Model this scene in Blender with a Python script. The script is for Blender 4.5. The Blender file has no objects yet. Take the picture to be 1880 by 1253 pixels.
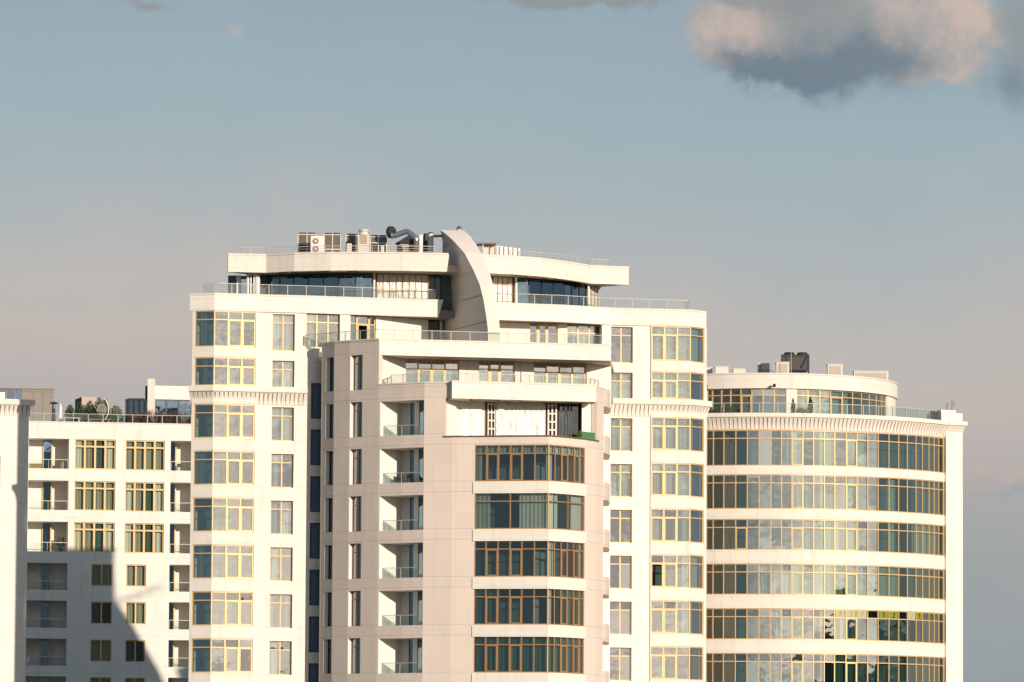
import bpy, math, random
from mathutils import Vector, Matrix
random.seed(7)
R = math.radians
scn = bpy.context.scene
col = scn.collection

# ------------------------------------------------------------------ camera
F = 10444.0                                   # focal length in photo pixels (200 mm on 36 mm)
PITCH = math.atan(0.0913); ROLL = 0.006
EYE = Vector((0, 0, 12.0))
_f = Vector((0, math.cos(PITCH), math.sin(PITCH)))
_r0 = Vector((1, 0, 0)); _u0 = Vector((0, -math.sin(PITCH), math.cos(PITCH)))
CR = _r0 * math.cos(ROLL) + _u0 * math.sin(ROLL)
CU = _u0 * math.cos(ROLL) - _r0 * math.sin(ROLL)
cd = bpy.data.cameras.new('camera'); cam = bpy.data.objects.new('camera', cd); col.objects.link(cam)
cd.sensor_width = 36; cd.lens = 200; cd.clip_start = 1; cd.clip_end = 20000
cam.matrix_world = Matrix(((CR.x, CU.x, -_f.x, 0), (CR.y, CU.y, -_f.y, 0), (CR.z, CU.z, -_f.z, 12.0), (0, 0, 0, 1)))
scn.camera = cam
scn.view_settings.view_transform = 'Standard'; scn.view_settings.look = 'None'
scn.view_settings.exposure = 0.22; scn.view_settings.gamma = 1

# ------------------------------------------------------------------ sun and sky
SUN_AZ, SUN_EL = 34.0, 12.7                   # degrees right of straight behind the camera, above the horizon
S = Vector((math.sin(R(SUN_AZ)) * math.cos(R(SUN_EL)), -math.cos(R(SUN_AZ)) * math.cos(R(SUN_EL)), math.sin(R(SUN_EL))))
ld = bpy.data.lights.new('sun', 'SUN'); ld.energy = 4.0; ld.angle = R(0.5); ld.color = (1.0, 0.858, 0.715)
lo = bpy.data.objects.new('sun', ld); col.objects.link(lo); lo.rotation_euler = (-S).to_track_quat('-Z', 'Y').to_euler()

world = bpy.data.worlds.new('World'); scn.world = world; world.use_nodes = True
wt = world.node_tree; wt.nodes.clear()
class NT:
    def __init__(s, nt): s.nt = nt
    def n(s, t, **k):
        nd = s.nt.nodes.new(t)
        for a, v in k.items(): setattr(nd, a, v)
        return nd
    def link(s, a, b): s.nt.links.new(a, b)
    def put(s, sock, v):
        if isinstance(v, (int, float)): sock.default_value = v
        elif isinstance(v, tuple): sock.default_value = v if len(v) == len(sock.default_value) else tuple(v) + (1,)
        else: s.link(v, sock)
    def m(s, op, a, b=None, c=None, clamp=False):
        nd = s.n('ShaderNodeMath', operation=op, use_clamp=clamp)
        for i, v in enumerate((a, b, c)):
            if v is not None: s.put(nd.inputs[i], v)
        return nd.outputs[0]
    def vm(s, op, a, b=None, scale=None):
        nd = s.n('ShaderNodeVectorMath', operation=op)
        s.put(nd.inputs[0], a)
        if b is not None: s.put(nd.inputs[1], b)
        if scale is not None: s.put(nd.inputs['Scale'], scale)
        return nd.outputs['Value'] if op == 'DOT_PRODUCT' else nd.outputs[0]
    def mix(s, f, a, b, blend='MIX'):
        nd = s.n('ShaderNodeMix', data_type='RGBA', blend_type=blend)
        s.put(nd.inputs[0], f); s.put(nd.inputs[6], a); s.put(nd.inputs[7], b)
        return nd.outputs[2]
    def noise(s, vec, scale, detail=4, rough=.55, out=0):
        nd = s.n('ShaderNodeTexNoise'); s.put(nd.inputs['Vector'], vec)
        nd.inputs['Scale'].default_value = scale; nd.inputs['Detail'].default_value = detail; nd.inputs['Roughness'].default_value = rough
        return nd.outputs[out]
    def ramp(s, f, stops, ease=False):
        nd = s.n('ShaderNodeValToRGB'); cr = nd.color_ramp
        if ease: cr.interpolation = 'EASE'
        while len(cr.elements) < len(stops): cr.elements.new(0.5)
        for e, (p, c) in zip(cr.elements, stops):
            e.position = p; e.color = tuple(c) + (1,) if len(c) == 3 else c
        s.put(nd.inputs[0], f); return nd.outputs[0]
    def smooth(s, v, a, b):
        nd = s.n('ShaderNodeMapRange', interpolation_type='SMOOTHSTEP')
        s.put(nd.inputs[0], v); nd.inputs[1].default_value = a; nd.inputs[2].default_value = b
        nd.inputs[3].default_value = 0; nd.inputs[4].default_value = 1
        return nd.outputs[0]
W_ = NT(wt)
tc = W_.n('ShaderNodeTexCoord'); D_ = tc.outputs['Generated']
sx = W_.n('ShaderNodeSeparateXYZ'); W_.link(D_, sx.inputs[0]); dx, dy, dz = sx.outputs
warp = W_.vm('SUBTRACT', W_.noise(D_, 24, 5, .6, 1), (.5, .5, .5))
warpb = W_.vm('SUBTRACT', W_.noise(D_, 110, 6, .62, 1), (.5, .5, .5))
low = W_.noise(D_, 9, 3, .5)
zz = W_.m('ADD', W_.m('ADD', dz, W_.m('MULTIPLY', dx, .055)), W_.m('MULTIPLY', W_.m('SUBTRACT', low, .5), .045))
grad = W_.ramp(W_.m('MULTIPLY', zz, 2.0, clamp=True), [
    (0.0, (.28, .315, .325)), (.062, (.285, .325, .34)), (.105, (.325, .345, .355)), (.135, (.42, .385, .375)), (.166, (.495, .44, .415)),
    (.192, (.475, .445, .425)), (.217, (.405, .43, .438)), (.245, (.345, .418, .45)), (.28, (.305, .395, .44)), (.31, (.275, .36, .42)), (.55, (.20, .30, .40)), (1.0, (.13, .22, .34))])
# finer cloud veil in the sky
veil = W_.smooth(W_.noise(W_.vm('MULTIPLY', W_.vm('ADD', D_, W_.vm('SCALE', warp, scale=.05)), (1, 1, 2.6)), 15, 6, .6), .52, .72)
grad = W_.mix(W_.m('MULTIPLY', veil, W_.m('MULTIPLY', W_.m('MULTIPLY', W_.smooth(dz, .135, .10), W_.smooth(dz, .06, .085)), .45)), grad, (.54, .45, .42))
# cloud masses ahead, in direction space: u = x/y, v = z/y
wsum = W_.vm('ADD', W_.vm('SCALE', warp, scale=.016), W_.vm('SCALE', warpb, scale=.009))
wx = W_.n('ShaderNodeSeparateXYZ'); W_.link(wsum, wx.inputs[0])
ym = W_.m('MAXIMUM', dy, .05)
uu = W_.m('ADD', W_.m('DIVIDE', dx, ym), wx.outputs[0]); vv = W_.m('ADD', W_.m('DIVIDE', dz, ym), wx.outputs[2])
def blob(px, py, sxp, syp, rot=0.0):
    u0 = (px - 940) / F / math.cos(PITCH); v0 = math.tan(PITCH + math.atan((626.5 - py + 12) / F))
    a = W_.m('SUBTRACT', uu, u0); b = W_.m('SUBTRACT', vv, v0)
    if rot:
        b = W_.m('SUBTRACT', b, W_.m('MULTIPLY', a, rot))
    q = W_.m('ADD', W_.m('POWER', W_.m('ABSOLUTE', W_.m('DIVIDE', a, sxp / F)), 2.0), W_.m('POWER', W_.m('ABSOLUTE', W_.m('DIVIDE', b, syp / F)), 2.0))
    return W_.m('EXPONENT', W_.m('MULTIPLY', q, -1.0))
def add(*v):
    r = v[0]
    for x in v[1:]: r = W_.m('ADD', r, x)
    return r
front = W_.m('GREATER_THAN', dy, .3)
tex = W_.m('MULTIPLY', W_.m('SUBTRACT', W_.noise(D_, 70, 8, .68), .5), 1.0)
pinkm = add(blob(1300, 95, 60, 50), W_.m('MULTIPLY', blob(1335, 125, 60, 30), .9), W_.m('MULTIPLY', blob(1410, 66, 70, 24), .6), W_.m('MULTIPLY', blob(1600, 40, 260, 50), .8), blob(1765, 80, 80, 66), W_.m('MULTIPLY', blob(1720, 125, 90, 26), .9), W_.m('MULTIPLY', blob(1300, -20, 300, 24), .8), W_.m('MULTIPLY', blob(1500, 110, 190, 40), .9))
pinkm = W_.smooth(W_.m('ADD', pinkm, tex), .20, .72)
darkm = add(W_.m('MULTIPLY', blob(1370, 155, 80, 18), .9), W_.m('MULTIPLY', blob(1460, 136, 140, 34), 1.3), W_.m('MULTIPLY', blob(1600, 120, 140, 44), 1.2), W_.m('MULTIPLY', blob(1520, 80, 120, 35), .5), W_.m('MULTIPLY', blob(1880, 165, 45, 45), .8))
darkm = W_.smooth(W_.m('ADD', darkm, W_.m('MULTIPLY', tex, .55)), -.1, 1.35)
greym = add(W_.m('MULTIPLY', blob(1885, 70, 55, 120), .9), W_.m('MULTIPLY', blob(1150, -14, 300, 24), .8), W_.m('MULTIPLY', blob(985, 10, 100, 20), 1.3), W_.m('MULTIPLY', blob(1180, 8, 220, 22), 1.5), W_.m('MULTIPLY', blob(1400, 12, 130, 30), 1.0), W_.m('MULTIPLY', blob(1450, 20, 120, 40), .5), W_.m('MULTIPLY', blob(262, 6, 45, 14), 1.0))
greym = W_.smooth(W_.m('ADD', greym, W_.m('MULTIPLY', tex, .6)), .1, 1.1)
lowp = W_.smooth(W_.m('ADD', add(blob(1850, 890, 40, 20), W_.m('MULTIPLY', blob(1790, 868, 26, 12), .7), W_.m('MULTIPLY', blob(405, 48, 46, 20), .7), W_.m('MULTIPLY', blob(120, 12, 40, 14), .4)), tex), .25, 1.0)
lowb = W_.smooth(add(blob(1860, 905, 45, 18), W_.m('MULTIPLY', blob(1790, 920, 60, 12), .6)), .15, 1.2)
c = grad
c = W_.mix(W_.m('MULTIPLY', pinkm, W_.m('MULTIPLY', front, .88)), c, W_.mix(W_.smooth(add(blob(1530, 60, 165, 75), W_.m('MULTIPLY', tex, .6)), .15, .9), W_.mix(W_.smooth(W_.noise(D_, 85, 6, .65), .36, .64), (.38, .35, .335), (.60, .455, .38)), (.31, .30, .29)))
c = W_.mix(W_.m('MULTIPLY', greym, W_.m('MULTIPLY', front, .8)), c, (.26, .265, .27))
c = W_.mix(W_.m('MULTIPLY', darkm, W_.m('MULTIPLY', front, .93)), c, W_.mix(W_.noise(D_, 40, 6, .6), (.10, .16, .215), (.175, .22, .26)))
c = W_.mix(W_.m('MULTIPLY', lowp, W_.m('MULTIPLY', front, .35)), c, (.60, .42, .36))
c = W_.mix(W_.m('MULTIPLY', lowb, W_.m('MULTIPLY', front, .5)), c, (.25, .31, .37))
# bright sunlit cloud bank round the sun, behind the camera
gaz = R(27)
hl = W_.m('SQRT', W_.m('ADD', W_.m('MULTIPLY', dx, dx), W_.m('MULTIPLY', dy, dy)))
cosd = W_.m('DIVIDE', W_.m('ADD', W_.m('MULTIPLY', dx, math.sin(gaz)), W_.m('MULTIPLY', dy, -math.cos(gaz))), W_.m('MAXIMUM', hl, .01))
gl = W_.m('MULTIPLY', W_.smooth(W_.m('ADD', cosd, W_.m('MULTIPLY', W_.m('SUBTRACT', W_.noise(D_, 12, 4), .5), .08)), .79, .84), W_.smooth(dz, .50, .10))
puffs = W_.smooth(W_.noise(W_.vm('MULTIPLY', W_.vm('ADD', D_, W_.vm('SCALE', warp, scale=.04)), (1, 1, 3.2)), 13, 6, .6), .36, .64)
bright = W_.mix(puffs, (.58, .62, .68), (1.60, 1.46, 1.32))
c = W_.mix(W_.m('MULTIPLY', W_.smooth(dy, .15, -.25), .85), c, W_.mix(W_.smooth(dz, .0, .5), (.12, .215, .265), (.13, .21, .32)))
c = W_.mix(gl, c, bright)
sky = W_.n('ShaderNodeTexSky'); sky.sky_type = 'NISHITA'; sky.sun_disc = False
sky.sun_elevation = R(SUN_EL); sky.sun_rotation = R(180 - SUN_AZ); sky.altitude = 100; sky.air_density = 1.0; sky.dust_density = 2.0
bg1 = W_.n('ShaderNodeBackground'); W_.link(sky.outputs[0], bg1.inputs[0]); bg1.inputs[1].default_value = .05
bg2 = W_.n('ShaderNodeBackground'); W_.link(c, bg2.inputs[0]); bg2.inputs[1].default_value = 1.0
mx = W_.n('ShaderNodeMixShader'); mx.inputs[0].default_value = .88
W_.link(bg1.outputs[0], mx.inputs[1]); W_.link(bg2.outputs[0], mx.inputs[2])
wo = W_.n('ShaderNodeOutputWorld'); W_.link(mx.outputs[0], wo.inputs[0])
scn.cycles.max_bounces = 10; scn.cycles.transparent_max_bounces = 16; scn.cycles.glossy_bounces = 4
scn.cycles.caustics_reflective = False; scn.cycles.caustics_refractive = False; scn.cycles.sample_clamp_indirect = 6

# ------------------------------------------------------------------ pixel -> place
def ray(px, py): return _f * F + CR * (px - 940) - CU * (py - 626.5)
def W(px, py, Y):
    d = ray(px, py); t = Y / d.y
    return EYE + d * t
def ZZ(px, py, Y): return W(px, py, Y).z

# ------------------------------------------------------------------ materials
MATS = {}
def mat(name):
    m = bpy.data.materials.new(name); m.use_nodes = True; m.node_tree.nodes.clear(); MATS[name] = m
    return m, NT(m.node_tree)
def out(n, sh):
    o = n.n('ShaderNodeOutputMaterial'); n.link(sh, o.inputs[0])
def princ(n, color, rough=.7, metal=0.0, spec=.4, normal=None):
    p = n.n('ShaderNodeBsdfPrincipled')
    n.put(p.inputs['Base Color'], color); n.put(p.inputs['Roughness'], rough); p.inputs['Metallic'].default_value = metal
    p.inputs['Specular IOR Level'].default_value = spec
    if normal is not None: n.link(normal, p.inputs['Normal'])
    return p.outputs[0]
def simple(name, color, rough=.6, metal=0.0, var=.08, scale=1.5, spec=.4):
    m, n = mat(name)
    g = n.n('ShaderNodeNewGeometry').outputs['Position']
    f = n.noise(g, scale, 5)
    c0 = tuple(x * (1 - var) for x in color); c1 = tuple(min(1, x * (1 + var)) for x in color)
    out(n, princ(n, n.mix(f, c0, c1), rough, metal, spec)); return m
H = 3.305; T3 = 12 + 28.62
def plaster(name, color, joint=.72, pw=1.62, var=.05, stain=.10):
    m, n = mat(name)
    uv = n.n('ShaderNodeUVMap').outputs[0]
    g = n.n('ShaderNodeNewGeometry').outputs['Position']
    s = n.n('ShaderNodeSeparateXYZ'); n.link(uv, s.inputs[0]); u, z, _ = s.outputs
    def line(v, period, off, w):
        f = n.m('FRACT', n.m('DIVIDE', n.m('ADD', v, off), period))
        d = n.m('ABSOLUTE', n.m('SUBTRACT', f, .5))
        return n.m('GREATER_THAN', d, .5 - w / period / 2)
    j = n.m('MAXIMUM', line(z, H, -(T3 % H) - .10, .035), n.m('MAXIMUM', line(z, H, -((T3 - 2.47) % H), .035), n.m('MULTIPLY', line(u, pw, .3, .02), .6)))
    cell = n.n('ShaderNodeCombineXYZ')
    n.link(n.m('FLOOR', n.m('DIVIDE', n.m('ADD', u, .3), pw)), cell.inputs[0]); n.link(n.m('FLOOR', n.m('DIVIDE', n.m('ADD', z, .4), H / 2)), cell.inputs[1])
    wn = n.n('ShaderNodeTexWhiteNoise'); n.link(cell.outputs[0], wn.inputs[0])
    f = n.m('ADD', n.m('MULTIPLY', n.m('SUBTRACT', wn.outputs[0], .5), var), n.m('MULTIPLY', n.m('SUBTRACT', n.noise(g, 6, 4), .5), .05))
    st = n.noise(n.vm('MULTIPLY', g, (2.2, 2.2, .22)), 1.0, 5, .6)
    f = n.m('ADD', f, n.m('MULTIPLY', n.m('MULTIPLY', n.smooth(st, .5, .8), stain), -1))
    f = n.m('MULTIPLY', n.m('ADD', 1.0, f), n.m('SUBTRACT', 1.0, n.m('MULTIPLY', j, 1 - joint)))
    c = n.vm('SCALE', n.mix(0.0, color, color), scale=f)
    out(n, princ(n, c, .85, 0, .25)); return m
WHITE = plaster('white_render', (.80, .745, .66), joint=.80, stain=.16)
BAND = plaster('white_band', (.76, .70, .615), joint=.84, stain=.16)
STONE = plaster('beige_cladding', (.695, .595, .505), joint=.72, stain=.10)
CAPM = simple('coping', (.72, .66, .58), .7)
GOLD = simple('gold_frame', (.64, .43, .195), .45, 0.15, .1, 3)
DARKF = simple('dark_frame', (.035, .045, .055), .4, .2)
BRZ = simple('bronze_frame', (.36, .205, .09), .45, .15)
STEEL = simple('steel', (.46, .43, .38), .6, .1)
PALEM = simple('pale_metal', (.66, .60, .52), .5)
DARKM = simple('dark_metal', (.035, .04, .045), .5, .3)
GRILLE = simple('grille', (.14, .12, .09), .6, .2, .2, 8)
FLOORM = simple('roof_felt', (.25, .23, .21), .9)
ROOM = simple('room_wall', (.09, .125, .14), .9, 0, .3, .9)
SOFFIT = simple('soffit', (.62, .52, .42), .9)
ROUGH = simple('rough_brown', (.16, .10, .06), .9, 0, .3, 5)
SILVER = simple('galvanised', (.55, .55, .55), .22, .9, .1, 2)
LEAF = simple('leaf', (.045, .075, .03), .7, 0, .4, 4)
LEAF2 = simple('leaf_light', (.08, .13, .05), .7, 0, .4, 4)
GRASS = simple('red_grass', (.10, .05, .035), .8, 0, .4, 4)
BARK = simple('bark', (.10, .07, .05), .9)
GREENP = simple('green_plastic', (.07, .20, .085), .5)
WOODM = simple('warm_wood', (.42, .25, .12), .6, 0, .2, 3)
TAN = simple('tan_panel', (.25, .225, .185), .7)
WICKER = simple('wicker', (.52, .47, .40), .7)
NAVY = simple('navy_canvas', (.035, .05, .075), .8)
WPLAST = simple('white_plastic', (.78, .74, .68), .5)
PAPER_G = simple('yellow_green_paper', (.22, .235, .03), .9)
PAPER_P = simple('pale_paper', (.44, .42, .25), .9)
INK = simple('ink', (.03, .035, .02), .9)
INKG = simple('grey_ink', (.30, .30, .20), .9)
INTW = simple('interior_white', (.75, .72, .66), .9)
ASPH = simple('ground_mix', (.21, .175, .13), .95, 0, .5, .02)
RIDGEM = simple('ridge_dark', (.10, .11, .075), .95, 0, .5, .02)
def curtain_mat(name, a, tr=.35):
    m, n = mat(name)
    g = n.n('ShaderNodeNewGeometry').outputs['Position']
    f = n.noise(n.vm('MULTIPLY', g, (9, 9, .3)), 1.0, 3)
    c = n.mix(f, tuple(x * .72 for x in a), a)
    d = n.n('ShaderNodeBsdfDiffuse'); n.link(c, d.inputs[0])
    t = n.n('ShaderNodeBsdfTranslucent'); n.link(c, t.inputs[0])
    mxs = n.n('ShaderNodeMixShader'); mxs.inputs[0].default_value = tr
    n.link(d.outputs[0], mxs.inputs[1]); n.link(t.outputs[0], mxs.inputs[2]); out(n, mxs.outputs[0]); return m
CURW = curtain_mat('curtain_sheer', (.72, .70, .64)); CURB = curtain_mat('curtain_beige', (.56, .54, .43)); CURG = curtain_mat('curtain_green', (.13, .22, .20))
CURP = curtain_mat('curtain_pale', (.86, .84, .76), .2)
CURD = curtain_mat('curtain_teal', (.035, .13, .14))
CURTAN = curtain_mat('curtain_tan', (.34, .27, .17))
def glass_mat(name, tint, refl, fres=.35, bump=.004, scale=.9, gcol=(1, 1, 1)):
    m, n = mat(name)
    g = n.n('ShaderNodeNewGeometry').outputs['Position']
    b = n.n('ShaderNodeBump'); b.inputs['Strength'].default_value = 1.0; b.inputs['Distance'].default_value = bump
    n.link(n.noise(g, scale, 2, .5), b.inputs['Height'])
    gl_ = n.n('ShaderNodeBsdfGlossy'); gl_.inputs['Roughness'].default_value = .015; gl_.inputs['Color'].default_value = gcol + (1,); n.link(b.outputs[0], gl_.inputs['Normal'])
    t = n.n('ShaderNodeBsdfTransparent'); t.inputs[0].default_value = tint + (1,)
    lw = n.n('ShaderNodeLayerWeight'); lw.inputs[0].default_value = fres
    fac = n.m('ADD', refl, n.m('MULTIPLY', lw.outputs['Fresnel'], .55), clamp=True)
    mxs = n.n('ShaderNodeMixShader'); n.link(fac, mxs.inputs[0]); n.link(t.outputs[0], mxs.inputs[1]); n.link(gl_.outputs[0], mxs.inputs[2])
    out(n, mxs.outputs[0]); return m
GLASS = glass_mat('window_glass', (.64, .78, .72), .29)
GLASSR = glass_mat('ribbon_glass', (.60, .78, .72), .28, bump=.005, scale=.7, gcol=(.97, 1.0, .95))
GLASSB = glass_mat('blue_glass', (.30, .50, .60), .26, gcol=(.62, .82, 1.0))
GLASSF = glass_mat('bay_glass', (.80, .90, .84), .13, .3)
GLASSC = glass_mat('clear_rail_glass', (.80, .88, .86), .07, .15)
GLASSL = glass_mat('low_reflect_glass', (.82, .88, .80), .08, .2)
def foil():
    m, n = mat('foil_sheet')
    g = n.n('ShaderNodeNewGeometry').outputs['Position']
    b = n.n('ShaderNodeBump'); b.inputs['Strength'].default_value = 1; b.inputs['Distance'].default_value = .22
    n.link(n.noise(n.vm('MULTIPLY', g, (1.6, 1.6, .7)), 1.0, 4, .55), b.inputs['Height'])
    out(n, princ(n, n.mix(n.noise(g, 1.5, 4), (.56, .55, .47), (.84, .82, .74)), .45, .15, .4, b.outputs[0])); return m
FOIL = foil()

BLUEREF = simple('blue_reflection_pane', (.085, .155, .24), .12, 0, .12, 2, .6)  # opaque blue put into the colour, standing in for reflection in the recessed windows
# ------------------------------------------------------------------ mesh helpers
ORG = {}
class MB:
    def __init__(s): s.v = []; s.f = []; s.uv = []
    def quad(s, pts, uv=None):
        i = len(s.v); s.v += [tuple(p) for p in pts]; s.f.append(tuple(range(i, i + len(pts))))
        s.uv.append(uv if uv else [(p[0] * .8 + p[1] * .6, p[2]) for p in pts])
    def hexa(s, a, b):      # a: 4 bottom pts ccw from above, b: 4 top pts
        s.quad(a[::-1]); s.quad(b)
        for i in range(4):
            j = (i + 1) % 4; s.quad([a[i], a[j], b[j], b[i]])
    def box(s, x0, x1, y0, y1, z0, z1):
        s.hexa([(x0, y0, z0), (x1, y0, z0), (x1, y1, z0), (x0, y1, z0)], [(x0, y0, z1), (x1, y0, z1), (x1, y1, z1), (x0, y1, z1)])
    def prism(s, pts, z0, z1):
        n = len(pts); a = [(p[0], p[1], z0) for p in pts]; b = [(p[0], p[1], z1) for p in pts]
        s.quad(a[::-1]); s.quad(b)
        for i in range(n):
            j = (i + 1) % n; s.quad([a[i], a[j], b[j], b[i]])
    def tube(s, p, q, r0, r1=None, n=10, caps=True):
        p = Vector(p); q = Vector(q); r1 = r0 if r1 is None else r1
        d = (q - p).normalized(); a = d.orthogonal().normalized(); b = d.cross(a)
        A = [p + (a * math.cos(t) + b * math.sin(t)) * r0 for t in [2 * math.pi * k / n for k in range(n)]]
        B = [q + (a * math.cos(t) + b * math.sin(t)) * r1 for t in [2 * math.pi * k / n for k in range(n)]]
        for i in range(n):
            j = (i + 1) % n; s.quad([A[i], A[j], B[j], B[i]])
        if caps: s.quad(A[::-1]); s.quad(B)
    def poly(s, pts, r, n=8):
        for a, b in zip(pts, pts[1:]): s.tube(a, b, r, r, n)
    def lathe(s, c, prof, n=16):      # prof: (r, z)
        cx, cy, cz = c
        rings = [[(cx + r * math.cos(2 * math.pi * k / n), cy + r * math.sin(2 * math.pi * k / n), cz + z) for k in range(n)] for r, z in prof]
        for A, B in zip(rings, rings[1:]):
            for i in range(n):
                j = (i + 1) % n; s.quad([A[i], A[j], B[j], B[i]])
        s.quad(rings[0][::-1]); s.quad(rings[-1])
    def build(s, name, m, parent=None, smooth=False):
        o_ = ORG.get(parent.name, Vector((0, 0, 0))) if parent else Vector((0, 0, 0))
        me = bpy.data.meshes.new(name)
        me.from_pydata([(v[0] - o_[0], v[1] - o_[1], v[2] - o_[2]) for v in s.v], [], s.f)
        ul = me.uv_layers.new(name='UVMap'); k = 0
        flat = [c for f in s.uv for p in f for c in p]
        ul.data.foreach_set('uv', flat)
        me.materials.append(m)
        if smooth: me.polygons.foreach_set('use_smooth', [True] * len(me.polygons))
        ob = bpy.data.objects.new(name, me); col.objects.link(ob)
        if parent: ob.parent = parent; ORG[ob.name] = o_
        return ob
def thing(name, label, cat, loc, group=None):
    o = bpy.data.objects.new(name, None); col.objects.link(o); o.location = loc; ORG[o.name] = Vector(loc)
    o['label'] = label; o['category'] = cat
    if group: o['group'] = group
    return o
def struct(o, kind='structure'): o['kind'] = kind; return o

class Path:
    """a vertical facade line in plan, seen left to right; w is the distance out of the wall towards the viewer"""
    def __init__(s, pts, py=900):
        s.p = [Vector((p[0], p[1])) if isinstance(p, Vector) else Vector(W(p[0], py, p[1]).xy) for p in pts]
        s.L = [0]
        for a, b in zip(s.p, s.p[1:]): s.L.append(s.L[-1] + (b - a).length)
        ns = []
        for a, b in zip(s.p, s.p[1:]):
            d = (b - a).normalized(); ns.append(Vector((d.y, -d.x)))
        s.m = []
        for i in range(len(s.p)):
            a = ns[max(0, i - 1)]; b = ns[min(len(ns) - 1, i)]
            h = (a + b).normalized(); s.m.append(h / max(.35, h.dot(a)))
        s.ns = ns
    def seg(s, u):
        for i in range(len(s.p) - 2):
            if u < s.L[i + 1]: return i
        return len(s.p) - 2
    def at(s, u, w=0, z=0):
        i = s.seg(u); t = (u - s.L[i]) / (s.L[i + 1] - s.L[i])
        A = s.p[i] + s.m[i] * w; B = s.p[i + 1] + s.m[i + 1] * w
        q = A + (B - A) * t; return Vector((q.x, q.y, z))
    def nrm(s, u): return s.ns[s.seg(u)]
    def breaks(s, u0, u1): return [u0] + [l for l in s.L[1:-1] if u0 + 1e-4 < l < u1 - 1e-4] + [u1]
    def hit(s, px, py):
        d = ray(px, py); n = len(s.p) - 1; best = None
        for i in range(n):
            a, b = s.p[i], s.p[i + 1]; e = b - a
            den = d.x * e.y - d.y * e.x
            if abs(den) < 1e-9: continue
            t = (a.x * e.y - a.y * e.x) / den                 # EYE is the origin in plan
            k = ((d * t).xy - a).dot(e) / e.dot(e)
            z = EYE.z + d.z * t
            lo = -1e-6 if i > 0 else -50; hi = 1 + 1e-6 if i < n - 1 else 50
            if lo <= k <= hi:
                u = s.L[i] + k * e.length
                if best is None or t < best[2]: best = (u, z, t)
        return best[0], best[1]
    def u(s, px, py=900): return s.hit(px, py)[0]
    def z(s, px, py): return s.hit(px, py)[1]
    def box(s, mb, u0, u1, w0, w1, z0, z1):
        bs = s.breaks(u0, u1); wa, wb = max(w0, w1), min(w0, w1)
        for k, (a, b) in enumerate(zip(bs, bs[1:])):
            P = lambda u_, w_, z_: s.at(u_ + (1e-5 if u_ == a else -1e-5), w_, z_)
            mb.quad([P(a, wa, z0), P(b, wa, z0), P(b, wa, z1), P(a, wa, z1)], [(a, z0), (b, z0), (b, z1), (a, z1)])
            mb.quad([P(b, wb, z0), P(a, wb, z0), P(a, wb, z1), P(b, wb, z1)])
            mb.quad([P(a, wa, z1), P(b, wa, z1), P(b, wb, z1), P(a, wb, z1)])
            mb.quad([P(a, wb, z0), P(b, wb, z0), P(b, wa, z0), P(a, wa, z0)])
            if k == 0: mb.quad([P(a, wb, z0), P(a, wa, z0), P(a, wa, z1), P(a, wb, z1)])
            if k == len(bs) - 2: mb.quad([P(b, wa, z0), P(b, wb, z0), P(b, wb, z1), P(b, wa, z1)])
    def wall(s, mb, u0, u1, z0, z1, ops=(), th=.3, w=0.0):
        ops = [o for o in ops]
        us = sorted(set([round(x, 5) for x in [u0, u1] + [l for l in s.L[1:-1] if u0 < l < u1] + [v for o in ops for v in o[:2] if u0 < v < u1]]))
        zs = sorted(set([round(x, 5) for x in [z0, z1] + [v for o in ops for v in o[2:4] if z0 < v < z1]]))
        def fill(i, j):
            if i < 0 or j < 0 or i >= len(us) - 1 or j >= len(zs) - 1: return False
            cu = (us[i] + us[i + 1]) / 2; cz = (zs[j] + zs[j + 1]) / 2
            return not any(o[0] < cu < o[1] and o[2] < cz < o[3] for o in ops)
        for i in range(len(us) - 1):
            a, b = us[i], us[i + 1]
            e = lambda u_: u_ + (1e-5 if u_ == a else -1e-5)
            P = lambda u_, w_, z_: s.at(e(u_), w_, z_)
            for j in range(len(zs) - 1):
                if not fill(i, j): continue
                c, d = zs[j], zs[j + 1]
                mb.quad([P(a, w, c), P(b, w, c), P(b, w, d), P(a, w, d)], [(a, c), (b, c), (b, d), (a, d)])
                mb.quad([P(b, w - th, c), P(a, w - th, c), P(a, w - th, d), P(b, w - th, d)], [(b, c), (a, c), (a, d), (b, d)])
                if not fill(i - 1, j): mb.quad([P(a, w - th, c), P(a, w, c), P(a, w, d), P(a, w - th, d)], [(.7, .9)] * 4)
                if not fill(i + 1, j): mb.quad([P(b, w, c), P(b, w - th, c), P(b, w - th, d), P(b, w, d)], [(.7, .9)] * 4)
                if not fill(i, j - 1): mb.quad([P(a, w - th, c), P(b, w - th, c), P(b, w, c), P(a, w, c)], [(.7, .9)] * 4)
                if not fill(i, j + 1): mb.quad([P(a, w, d), P(b, w, d), P(b, w - th, d), P(a, w - th, d)], [(.7, .9)] * 4)

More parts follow.
